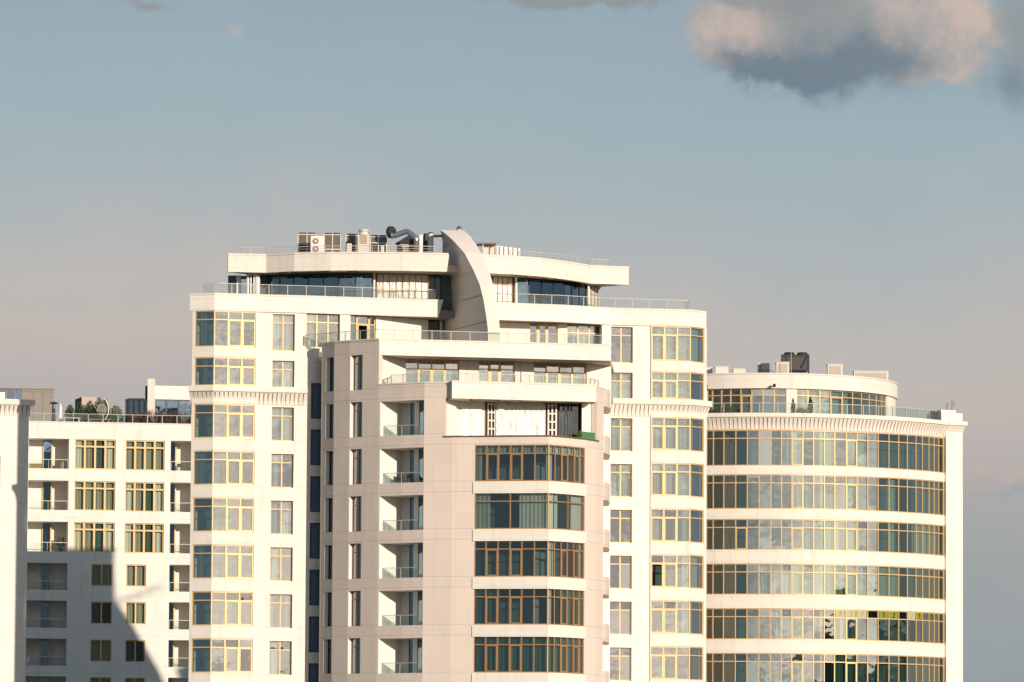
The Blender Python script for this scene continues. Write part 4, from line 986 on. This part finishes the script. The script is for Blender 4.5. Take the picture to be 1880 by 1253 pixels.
# little dome on the fin
c_ = W(843, 423, 404.8); t = thing('dome_vent', 'small dark domed vent on top of the curved fin', 'vent', c_); m = MB()
m.lathe(tuple(c_), [(.2, -.02), (.19, .14), (.13, .25), (.04, .30)], 14); m.build('dome', simple('dome_brown', (.12, .10, .085), .5), t)
m = MB(); m.lathe(tuple(c_), [(.23, -.03), (.23, .03), (.2, .035)], 14); m.build('base', PALEM, t)

# ---- roof items on the round tower
zr = 12 + 35.8
BXG = 'pale ventilation boxes on the round tower roof'
for (x0, x1, y0_, Y, lab) in ((1293, 1308, 674, 430, 'leftmost pale roof box, half behind the central tower'), (1313.5, 1337.5, 672.5, 429, 'squarish pale roof box, second from the left'), (1347, 1369, 676.5, 429.5, 'low pale roof box left of the dark chimney'), (1425.5, 1449, 664.5, 428.2, 'tall pale roof box against the big black chiller'), (1519.5, 1547, 668.5, 429.5, 'pale roof box with framed panel right of the chiller'), (1568, 1631, 681, 434.2, 'long low pale roof box at the right')):
    A, B = W(x0, y0_, Y), W(x1, y0_, Y)
    t = thing('vent_box', lab, 'vent', ((A.x + B.x) / 2, Y + .6, zr), BXG)
    m = MB(); m.box(A.x, B.x, Y, Y + 1.2, zr, A.z - .06); m.build('body', CAPM, t)
    m = MB(); m.box(A.x - .04, B.x + .04, Y - .04, Y + 1.25, A.z - .059, A.z); m.build('lid', PALEM, t)
    if x0 > 1500 or x0 == 1425.5:
        m = MB(); m.box(A.x + .12, B.x - .12, Y - .03, Y - .002, zr, A.z - .15); m.build('panel', simple('box_panel', (.50, .43, .36), .7), t)
Y = 428.6; A, B = W(1390.5, 667, Y), W(1413, 667, Y)
t = thing('boiler_chimney', 'dark square chimney on a sloping black base with pale side box', 'chimney', ((A.x + B.x) / 2, Y, zr))
a = W(1397.5, 667, Y); m = MB(); m.box(a.x, B.x, Y, Y + .6, ZZ(1400, 680, Y), A.z); m.build('stack', simple('stack_green', (.05, .065, .055), .6), t)
m = MB(); b0_, b1_ = W(1391, 686, Y).x, W(1414, 686, Y).x; zz0, zz1 = zr, ZZ(1400, 678.5, Y)
m.hexa([(b0_, Y - .3, zz0), (b1_, Y - .3, zz0), (b1_, Y + 1, zz0), (b0_, Y + 1, zz0)], [(a.x, Y - .05, zz1), (B.x, Y - .05, zz1), (B.x, Y + .7, zz1), (a.x, Y + .7, zz1)]); m.build('base', DARKM, t)
m = MB(); c0 = W(1391.5, 666, Y + .4).x; m.box(c0, a.x + .05, Y + .45, Y + 1, zr, ZZ(1392, 666, Y)); m.build('side_box', PALEM, t)
m = MB(); p_ = W(1413, 679, Y); m.tube(p_, W(1423, 686, Y), .02); m.build('cable', DARKM, t)
Y = 430; A, B = W(1434, 652, Y), W(1486.5, 652, Y)
t = thing('chiller', 'big black rooftop chiller with two fan housings on top', 'chiller', ((A.x + B.x) / 2, Y + 1, zr))
m = MB(); zb_ = ZZ(1440, 680, Y); m.box(A.x + .1, B.x - .15, Y, Y + 1.8, zb_, A.z); m.build('body', simple('chiller_mesh', (.075, .065, .055), .6, .2, .2, 6), t)
m = MB()
for x in (A.x, A.x + .35, B.x - .15): m.box(x, x + .13, Y - .04, Y + .08, zr, A.z + .05)
m.box(A.x + .13, B.x - .15, Y - .035, Y + .06, A.z - .12, A.z + .02); m.box(A.x + .13, B.x - .15, Y - .035, Y + .06, zb_ - .04, zb_ + .06)
m.tube((B.x - .2, Y - .06, A.z - .1), (B.x - .65, Y - .06, zb_ + .2), .06)
m.build('frame', DARKM, t)
for x in (1449, 1473): 
    p_ = W(x, 651, Y + .9); m = MB(); m.lathe((p_.x, Y + .9, A.z + .02), [(.40, 0), (.42, .15), (.34, .25), (.2, .24)], 18); m.build('fan_housing', DARKM, t)
m = MB()
for k in range(7): x = A.x + .55 + k * .2; m.tube((x, Y + .2, zr), (x, Y + .2, zb_ - .05), .04 + .02 * (k % 2), n=8)
m.build('pipework', DARKM, t)
p_ = W(1452.5, 688, 427.0); t = thing('lightning_rod', 'thin pale mast rising in front of the black chiller', 'mast', (p_.x, 427, zr))
m = MB(); m.tube((p_.x, 427, zr - .0), (p_.x, 427, ZZ(1452, 646, 427)), .022, .014, 8); m.build('rod', PALEM, t); m = MB(); m.lathe((p_.x, 427, zr), [(.12, 0), (.12, .05), (.03, .1)], 10); m.build('foot', PALEM, t)
for (x, y, lab) in ((1300.5, 709.5, 'black floodlight at the left end of the round parapet'), (1420.5, 707.5, 'black floodlight on the middle of the round parapet')):
    u = RP2.u(x, y); z = RP2.z(x, y); p_ = RP2.at(u, .35, z); q_ = RP2.at(u, 0, z - .15)
    t = thing('floodlight', lab, 'lamp', q_, 'floodlights on the round parapet')
    m = MB(); d = RP2.nrm(u); m.tube(p_, p_ + Vector((d.x * .25, d.y * .25, -.08)), .10, .13, 12); m.build('lamp_head', DARKM, t)
    m = MB(); m.tube(q_, p_, .03); m.build('bracket', PALEM, t)
for (x0, y0_, x1, y1_, lab, hw) in ((1738.5, 759, 1738.5, 740, 'shorter panel antenna on the pier top', .08), (1747.5, 760, 1748, 736, 'taller twin antenna mast on the pier top', .05)):
    Y = 427.6; a, b = W(x0, y0_, Y), W(x1, y1_, Y)
    t = thing('antenna', lab, 'antenna', (a.x, Y, 12 + 33.95)); m = MB(); m.tube((a.x, Y, 12 + 33.7), (a.x, Y, b.z - .1), .025, n=8); m.build('mast', DARKM, t)
    m = MB(); m.box(a.x - hw, a.x + hw, Y - .1, Y - .03, b.z - .5, b.z)
    if hw < .07: m.box(a.x + hw + .05, a.x + hw + .14, Y - .08, Y - .02, b.z - .42, b.z - .05)
    m.build('panel', TAN, t)

# ------------------------------------------------------------------ plants
def leaves(mb, c, rx, ry, rz, n, size, taper=0.0, up=0.0):
    for _ in range(n):
        while True:
            x, y, z = (random.uniform(-1, 1) for _ in range(3))
            if x * x + y * y + z * z < 1: break
        k = 1 - taper * (z + 1) / 2
        p = Vector((c[0] + x * rx * k, c[1] + y * ry * k, c[2] + z * rz)); s_ = size * random.uniform(.6, 1.3)
        a = Vector((random.uniform(-1, 1), random.uniform(-1, 1), random.uniform(-1, 1) + up)).normalized(); b = a.orthogonal().normalized() * s_ * .5; a = a * s_
        mb.quad([p - a - b * .2, p - b, p + a, p + b])
def shrub(label, x, ybase, ytop, wpx, Y, z0, mtl, kind='shrub', taper=0., cat='shrub', group=None, n=500):
    A = W(x, ybase, Y); top = ZZ(x, ytop, Y); hw = wpx / 2 / F * Y; h_ = top - z0
    t = thing(kind, label, cat, (A.x, Y, z0), group)
    m = MB(); m.tube((A.x, Y, z0), (A.x, Y, z0 + h_ * .6), .05, .02, 6); m.build('trunk', BARK, t)
    m = MB(); leaves(m, (A.x, Y, z0 + h_ * .53), hw, hw, h_ * .47, n, .07, taper, .4); m.build('foliage', mtl, t); return t
zt1 = 12 + 32.85
G1 = 'shrubs on the round tower terrace'
shrub('small round shrub at the left end of the round terrace', 1313, 760, 746, 16, 424.3, zt1, LEAF, group=G1, n=350)
shrub('wider low shrub left of the gold terrace door', 1338, 760, 743, 30, 424.1, zt1, LEAF, group=G1, n=600)
shrub('slim cypress beside the white pier on the round terrace', 1456, 760, 731, 13, 424.2, zt1, LEAF, 'cypress', .75, 'tree', G1, 500)
shrub('fuller cypress in front of the right terrace windows', 1488, 760, 727.5, 16, 424.4, zt1, LEAF, 'cypress', .6, 'tree', G1, 600)
shrub('low spreading shrub between the two cypresses', 1471, 760, 748, 26, 424.3, zt1, LEAF2, group=G1, n=450)
zt2 = zpt - .7
G2 = 'greenery on the left roof terrace'
for (x, yt, w_, m_, tp, kd, lab) in ((128, 742, 20, LEAF, .5, 'cypress', 'dark conical bush right of the umbrella post'), (146, 738, 22, LEAF, .6, 'cypress', 'dark bush in front of the grey roof box'), (165, 735, 22, LEAF, .6, 'cypress', 'dark bush left of the hanging chair'), (181, 729, 22, LEAF, .5, 'cypress', 'tallest dark bush behind the hanging chair'), (193, 731, 16, LEAF, .5, 'cypress', 'dark bush just right of the hanging chair stand'), (212, 744, 26, LEAF2, .3, 'shrub', 'lighter green bush between hanging chair and dark blue gazebo')):
    shrub(lab, x, 776, yt, w_ * 1.35, LD + 3.5 + random.random(), zt2, m_, kd, tp * .75, 'shrub', G2, 1500)
for i, (x0, x1, yt, lab) in enumerate(((236, 268, 757, 'reddish grasses in front of the dark blue gazebo'), (269, 300, 754, 'reddish grasses at the foot of the white chimney'), (301, 352, 758, 'reddish grasses below the penthouse glass'))):
    Y = LD + 2.6; A, B = W(x0, 775, Y), W(x1, 775, Y); t = thing('ornamental_grass', lab, 'plant', ((A.x + B.x) / 2, Y, zt2), G2)
    m = MB(); m.box(A.x, B.x, Y - .25, Y + .25, zt2, zt2 + .28); m.build('planter', TAN, t)
    m = MB()
    for _ in range(int((B.x - A.x) * 90)):
        x = random.uniform(A.x, B.x); y = Y + random.uniform(-.25, .25); h_ = (ZZ(x0, yt, Y) - zt2 - .28) * random.uniform(.5, 1.1); l = random.uniform(-.18, .18)
        m.quad([(x - .02, y, zt2 + .28), (x + .02, y, zt2 + .28), (x + l + .012, y, zt2 + .28 + h_), (x + l - .012, y, zt2 + .28 + h_)])
    m.build('blades', GRASS, t)

# ------------------------------------------------------------------ left roof furniture
Y = LD + 2.4
def px3(x, y, Y_): return W(x, y, Y_)
c_ = px3(188, 750, Y); t = thing('hanging_chair', 'wicker egg chair hanging from a curved white stand', 'chair', (c_.x, Y, zt2))
m = MB(); pts = []
for k in range(13):
    a = R(-80 + 150 * k / 12); pts.append(Vector((c_.x - .1 + .62 * math.cos(a), Y, c_.z - .1 + 1.0 * math.sin(a))))
m.poly(pts, .045); m.tube((c_.x + .1, Y, zt2 + .05), pts[0], .045); m.lathe((c_.x, Y, zt2), [(.5, 0), (.5, .05), (.1, .07)], 18); m.build('stand', WPLAST, t, True)
m = MB()
for k in range(7):
    a = math.pi * k / 7; ring = [Vector((c_.x - .06 + .40 * math.cos(b) * math.cos(a) , Y - .1 + .40 * math.cos(b) * math.sin(a), c_.z - .15 + .52 * math.sin(b))) for b in [2 * math.pi * j / 20 for j in range(21)]]
    m.poly(ring, .016, 5)
for zf in (-.35, -.2, -.05, .12, .28, .42):
    r_ = .40 * math.sqrt(max(.02, 1 - (zf / .52) ** 2)); m.poly([Vector((c_.x - .06 + r_ * math.cos(b), Y - .1 + r_ * math.sin(b), c_.z - .15 + zf)) for b in [math.pi * 2 * j / 18 for j in range(19)]], .014, 5)
m.build('basket', WICKER, t)
m = MB(); m.lathe((c_.x - .06, Y - .1, c_.z - .52), [(.12, 0), (.30, .08), (.30, .2), (.1, .25)], 14); m.build('cushion', DARKM, t)
Y = LD + 2.0
c_ = px3(99, 738, Y); t = thing('garden_umbrella', 'closed up black parasol with flat top by the tan pavilion', 'umbrella', (c_.x, Y, zt2))
m = MB(); m.tube((c_.x + .02, Y, zt2), (c_.x + .02, Y, c_.z), .03); m.build('pole', PALEM, t)
m = MB(); m.lathe((c_.x, Y, c_.z - .06), [(.40, -.1), (.30, .0), (.05, .06)], 12); m.build('canopy', DARKM, t)
m = MB(); m.lathe((c_.x - .02, Y + .1, zt2 + .1), [(.15, 0), (.19, .5), (.12, c_.z - zt2 - .25)], 10); m.build('cover', NAVY, t)
c_ = px3(111, 741, Y); t = thing('garden_statue', 'slim white statue beside the black parasol', 'statue', (c_.x, Y, zt2))
m = MB(); m.lathe((c_.x, Y, zt2), [(.14, 0), (.12, .2), (.07, .3), (.09, .6), (.13, .9), (.16, 1.1), (.15, c_.z - zt2 - .28), (.06, c_.z - zt2 - .2), (.09, c_.z - zt2 - .1), (.04, c_.z - zt2)], 12); m.build('figure', WPLAST, t, True)
m = MB(); m.box(c_.x - .2, c_.x + .2, Y - .2, Y + .2, zt2, zt2 + .12); m.build('plinth', PALEM, t)
A, B = px3(150, 729, LD + 6), px3(182, 728, LD + 6); t = thing('roof_box', 'boxy rooftop lift housing, grey left side and pinkish front, behind dark bushes', 'roof box', ((A.x + B.x) / 2, LD + 6, zt2))
m = MB(); m.box(A.x, B.x, LD + 6, LD + 8, zt2, A.z); m.build('body', simple('pink_panel', (.56, .45, .37), .8), t)
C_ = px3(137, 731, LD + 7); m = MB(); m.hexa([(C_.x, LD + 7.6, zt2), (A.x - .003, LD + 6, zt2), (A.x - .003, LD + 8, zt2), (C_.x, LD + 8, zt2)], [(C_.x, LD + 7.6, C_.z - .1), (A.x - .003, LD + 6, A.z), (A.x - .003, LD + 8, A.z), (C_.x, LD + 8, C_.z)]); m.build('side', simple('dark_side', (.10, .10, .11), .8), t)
Y = LD + 3.4; A, B = px3(230, 735, Y), px3(269, 735, Y)
t = thing('gazebo', 'dark blue canvas gazebo left of the white chimney', 'gazebo', ((A.x + B.x) / 2, Y + .8, zt2))
zc = (A.z); m = MB(); n = 14; prevp = None
for k in range(n + 1):
    x = A.x + (B.x - A.x) * k / n; y = Y + .06 * math.sin(k * 1.7)
    if prevp: m.quad([(prevp[0], prevp[1], zt2), (x, y, zt2), (x, y, zc), (prevp[0], prevp[1], zc)])
    prevp = (x, y)
m.quad([(A.x, Y, zt2), (A.x, Y + 1.6, zt2), (A.x, Y + 1.6, zc), (A.x, Y, zc)]); m.quad([(B.x, Y, zt2), (B.x, Y + 1.6, zt2), (B.x, Y + 1.6, zc), (B.x, Y, zc)]); m.build('curtain', NAVY, t)
m = MB(); m.prism([(A.x - .05, Y - .05), (B.x + .05, Y - .05), (B.x + .05, Y + 1.7), (A.x - .05, Y + 1.7)], zc, zc + .05)
m.hexa([(A.x, Y, zc + .051), (B.x, Y, zc + .051), (B.x, Y + 1.6, zc + .051), (A.x, Y + 1.6, zc + .051)], [(A.x + .3, Y + .4, zc + .2), (B.x - .3, Y + .4, zc + .2), (B.x - .3, Y + 1.2, zc + .2), (A.x + .3, Y + 1.2, zc + .2)]); m.build('roof', NAVY, t)
# low table
for (x0, x1, yt, lab, mm) in ((117, 148, 767.5, 'long low white table behind the left roof railing', WPLAST), (163, 203, 770, 'low wooden bench under the hanging chair', WOODM)):
    Y = LD + 1.4; A, B = px3(x0, yt, Y), px3(x1, yt, Y); t = thing('low_table', lab, 'table', ((A.x + B.x) / 2, Y, zt2)); m = MB(); m.box(A.x, B.x, Y - .4, Y + .4, A.z - .06, A.z); m.build('table_top', mm, t)
    for dx_ in (.1, B.x - A.x - .16):
        for dy_ in (-.35, .3): m = MB(); m.box(A.x + dx_, A.x + dx_ + .06, Y + dy_, Y + dy_ + .05, zt2, A.z - .061); m.build('leg', mm, t)

# ------------------------------------------------------------------ green planter on the front body
p_ = W(1082, 804, 396.2); t = thing('green_planter', 'bright green trough planter on the ledge right of the foil covered window', 'planter', (p_.x, 396.3, zf0))
PL = Path([(1067, 395.2), (1096, 397.0)], 800)
m = MB(); PL.box(m, 0, PL.L[-1], .0, -.35, zf0 + .01, zf0 + .50); m.build('trough', GREENP, t)
m = MB(); leaves(m, PL.at(-.1, -.1, zf0 + .3), .3, .2, .25, 120, .06); leaves(m, PL.at(PL.L[-1] + .05, -.1, zf0 + .3), .12, .15, .22, 60, .05); m.build('foliage', LEAF2, t)
# ------------------------------------------------------------------ balcony furniture
def chair(label, P, u, w, z, mm, grp):
    b = P.at(u, w, z); t = thing('balcony_chair', label, 'chair', b, grp)
    for dx_ in (-.2, .16):
        for dy_ in (-.2, .16): m = MB(); m.box(b.x + dx_, b.x + dx_ + .04, b.y + dy_, b.y + dy_ + .04, z, z + .36); m.build('leg', mm, t)
    m = MB(); m.box(b.x - .24, b.x + .24, b.y - .24, b.y + .24, z + .361, z + .42); m.build('seat', mm, t)
    m = MB(); m.box(b.x - .22, b.x + .22, b.y + .18, b.y + .23, z + .421, z + .66); m.build('backrest', mm, t)
Lg = Path([FT.at(l0, -.42).xy, FT.at(l1 + .4, -.42).xy]); zz3 = T(3) - 2.52
for f__, lab in ((.26, 'dark chair at left behind glass on the second loggia down'), (.48, 'dark chair in the middle of the second loggia down'), (.93, 'dark chair at the right end of the second loggia down')):
    chair(lab, Lg, Lg.L[-1] * f__, -.55, zz3, DARKM, 'chairs on the second loggia down')
zb0 = rows_lb[0][1]
for (x, w_, lab, mm) in ((331, -.8, 'grey cushioned lounge chair on the top right loggia of the left block', simple('grey_fabric', (.16, .15, .14), .9)), ):
    u = q(x, 850); chair(lab, LB, u, w_, zb0, mm, None)
u = q(65, 850); b = LB.at(u, -.8, zb0); t = thing('wooden_chest', 'low wooden chest on the top left loggia', 'chest', b); m = MB(); m.box(b.x - .55, b.x + .6, b.y - .25, b.y + .25, zb0, zb0 + .38); m.build('body', WOODM, t); m = MB(); m.box(b.x - .58, b.x + .63, b.y - .28, b.y + .28, zb0 + .381, zb0 + .43); m.build('lid', WOODM, t)
u = q(116, 850); b = LB.at(u, -.9, zb0); t = thing('wicker_stool', 'brown wicker side table at the right of the top left loggia', 'table', b); m = MB(); m.lathe(tuple(b), [(.22, 0), (.26, .3), (.22, .6)], 12); m.build('body', WOODM, t); m = MB(); m.lathe((b.x, b.y, zb0 + .6), [(.28, 0), (.28, .05), (.2, .06)], 12); m.build('table_top', WOODM, t)
u = q(113, 1000); zb2 = rows_lb[2][1]; b = LB.at(u, -1.0, zb2); t = thing('potted_plant', 'leafy potted plant on the third left loggia', 'plant', b); m = MB(); m.lathe(tuple(b), [(.16, 0), (.22, .35), (.2, .36)], 12); m.build('pot', DARKM, t); m = MB(); leaves(m, (b.x, b.y, zb2 + .85), .35, .3, .5, 350, .08); m.build('foliage', LEAF2, t)

# ------------------------------------------------------------------ number sheets in the round tower's fifth ribbon
za, zb5 = rt_rows[4][1] - .60, rt_rows[4][1] - .07
def digit(ch, P, u, w, z0, h, m_, parent):
    m = MB(); b = .085; wd = h * .50
    def bar(x0, y0, x1, y1, wd_=b):
        dxx, dyy = x1 - x0, y1 - y0; l = math.hypot(dxx, dyy); nx, ny = -dyy / l * wd_ / 2, dxx / l * wd_ / 2
        pp = [(x0 + nx, y0 + ny), (x0 - nx, y0 - ny), (x1 - nx, y1 - ny), (x1 + nx, y1 + ny)]
        m.quad([P.at(u + a, w, z0 + c) for a, c in pp])
    if ch == '1': bar(.04, 0, .04, h); bar(.04, h, -.08, h * .80)
    elif ch == '7': bar(-wd / 2, h, wd / 2, h, .07); bar(wd / 2, h + .01, -wd / 6, 0, .07)
    elif ch == '2':
        pts = [(-wd / 2, h * .72), (-wd / 3, h * .93), (0, h), (wd / 3, h * .93), (wd / 2, h * .72), (wd / 3, h * .48), (-wd / 2, .03), (wd / 2, .03)]
        for a, b_ in zip(pts, pts[1:]): bar(*a, *b_, .07)
    m.build('digit', m_, parent)
for (x0, x1, ch, pm, im, lab) in ((1534, 1551.5, '7', PAPER_P, INKG, 'pale yellow sheet with a faint 7, leftmost of the three'), (1554.5, 1572, '7', PAPER_P, INKG, 'pale yellow sheet with a faint 7, middle of the three'), (1575, 1592, '7', PAPER_P, INKG, 'pale yellow sheet with a faint 7, rightmost of the three'),
        (1614.5, 1631.5, '1', PAPER_G, INK, 'yellow green window sheet with a black 1, left of the black 2'), (1634, 1649.5, '2', PAPER_G, INK, 'yellow green window sheet with a black 2'), (1668, 1681.5, '2', PAPER_P, INKG, 'pale window sheet with a grey 2 near the right end'), (1684, 1694, '1', PAPER_G, INK, 'yellow green window sheet with a black 1, right of the pale 2'),
        (1708.5, 1715.5, '1', simple('olive_paper', (.10, .12, .02), .9), INK, 'narrow olive window sheet near the pier')):
    ua, ub = RA.u(x0, 1128), RA.u(x1, 1128); wq = -.065
    c_ = RA.at((ua + ub) / 2, wq, za); t = thing('number_sheet', lab, 'poster', c_, 'numbered sheets in the ribbon window')
    m = MB(); RA.box(m, ua + .02, ub - .02, wq, wq - .012, za, zb5); m.build('sheet', pm, t)
    digit(ch, RA, (ua + ub) / 2, wq + .012, za + .07, .38, im, t)
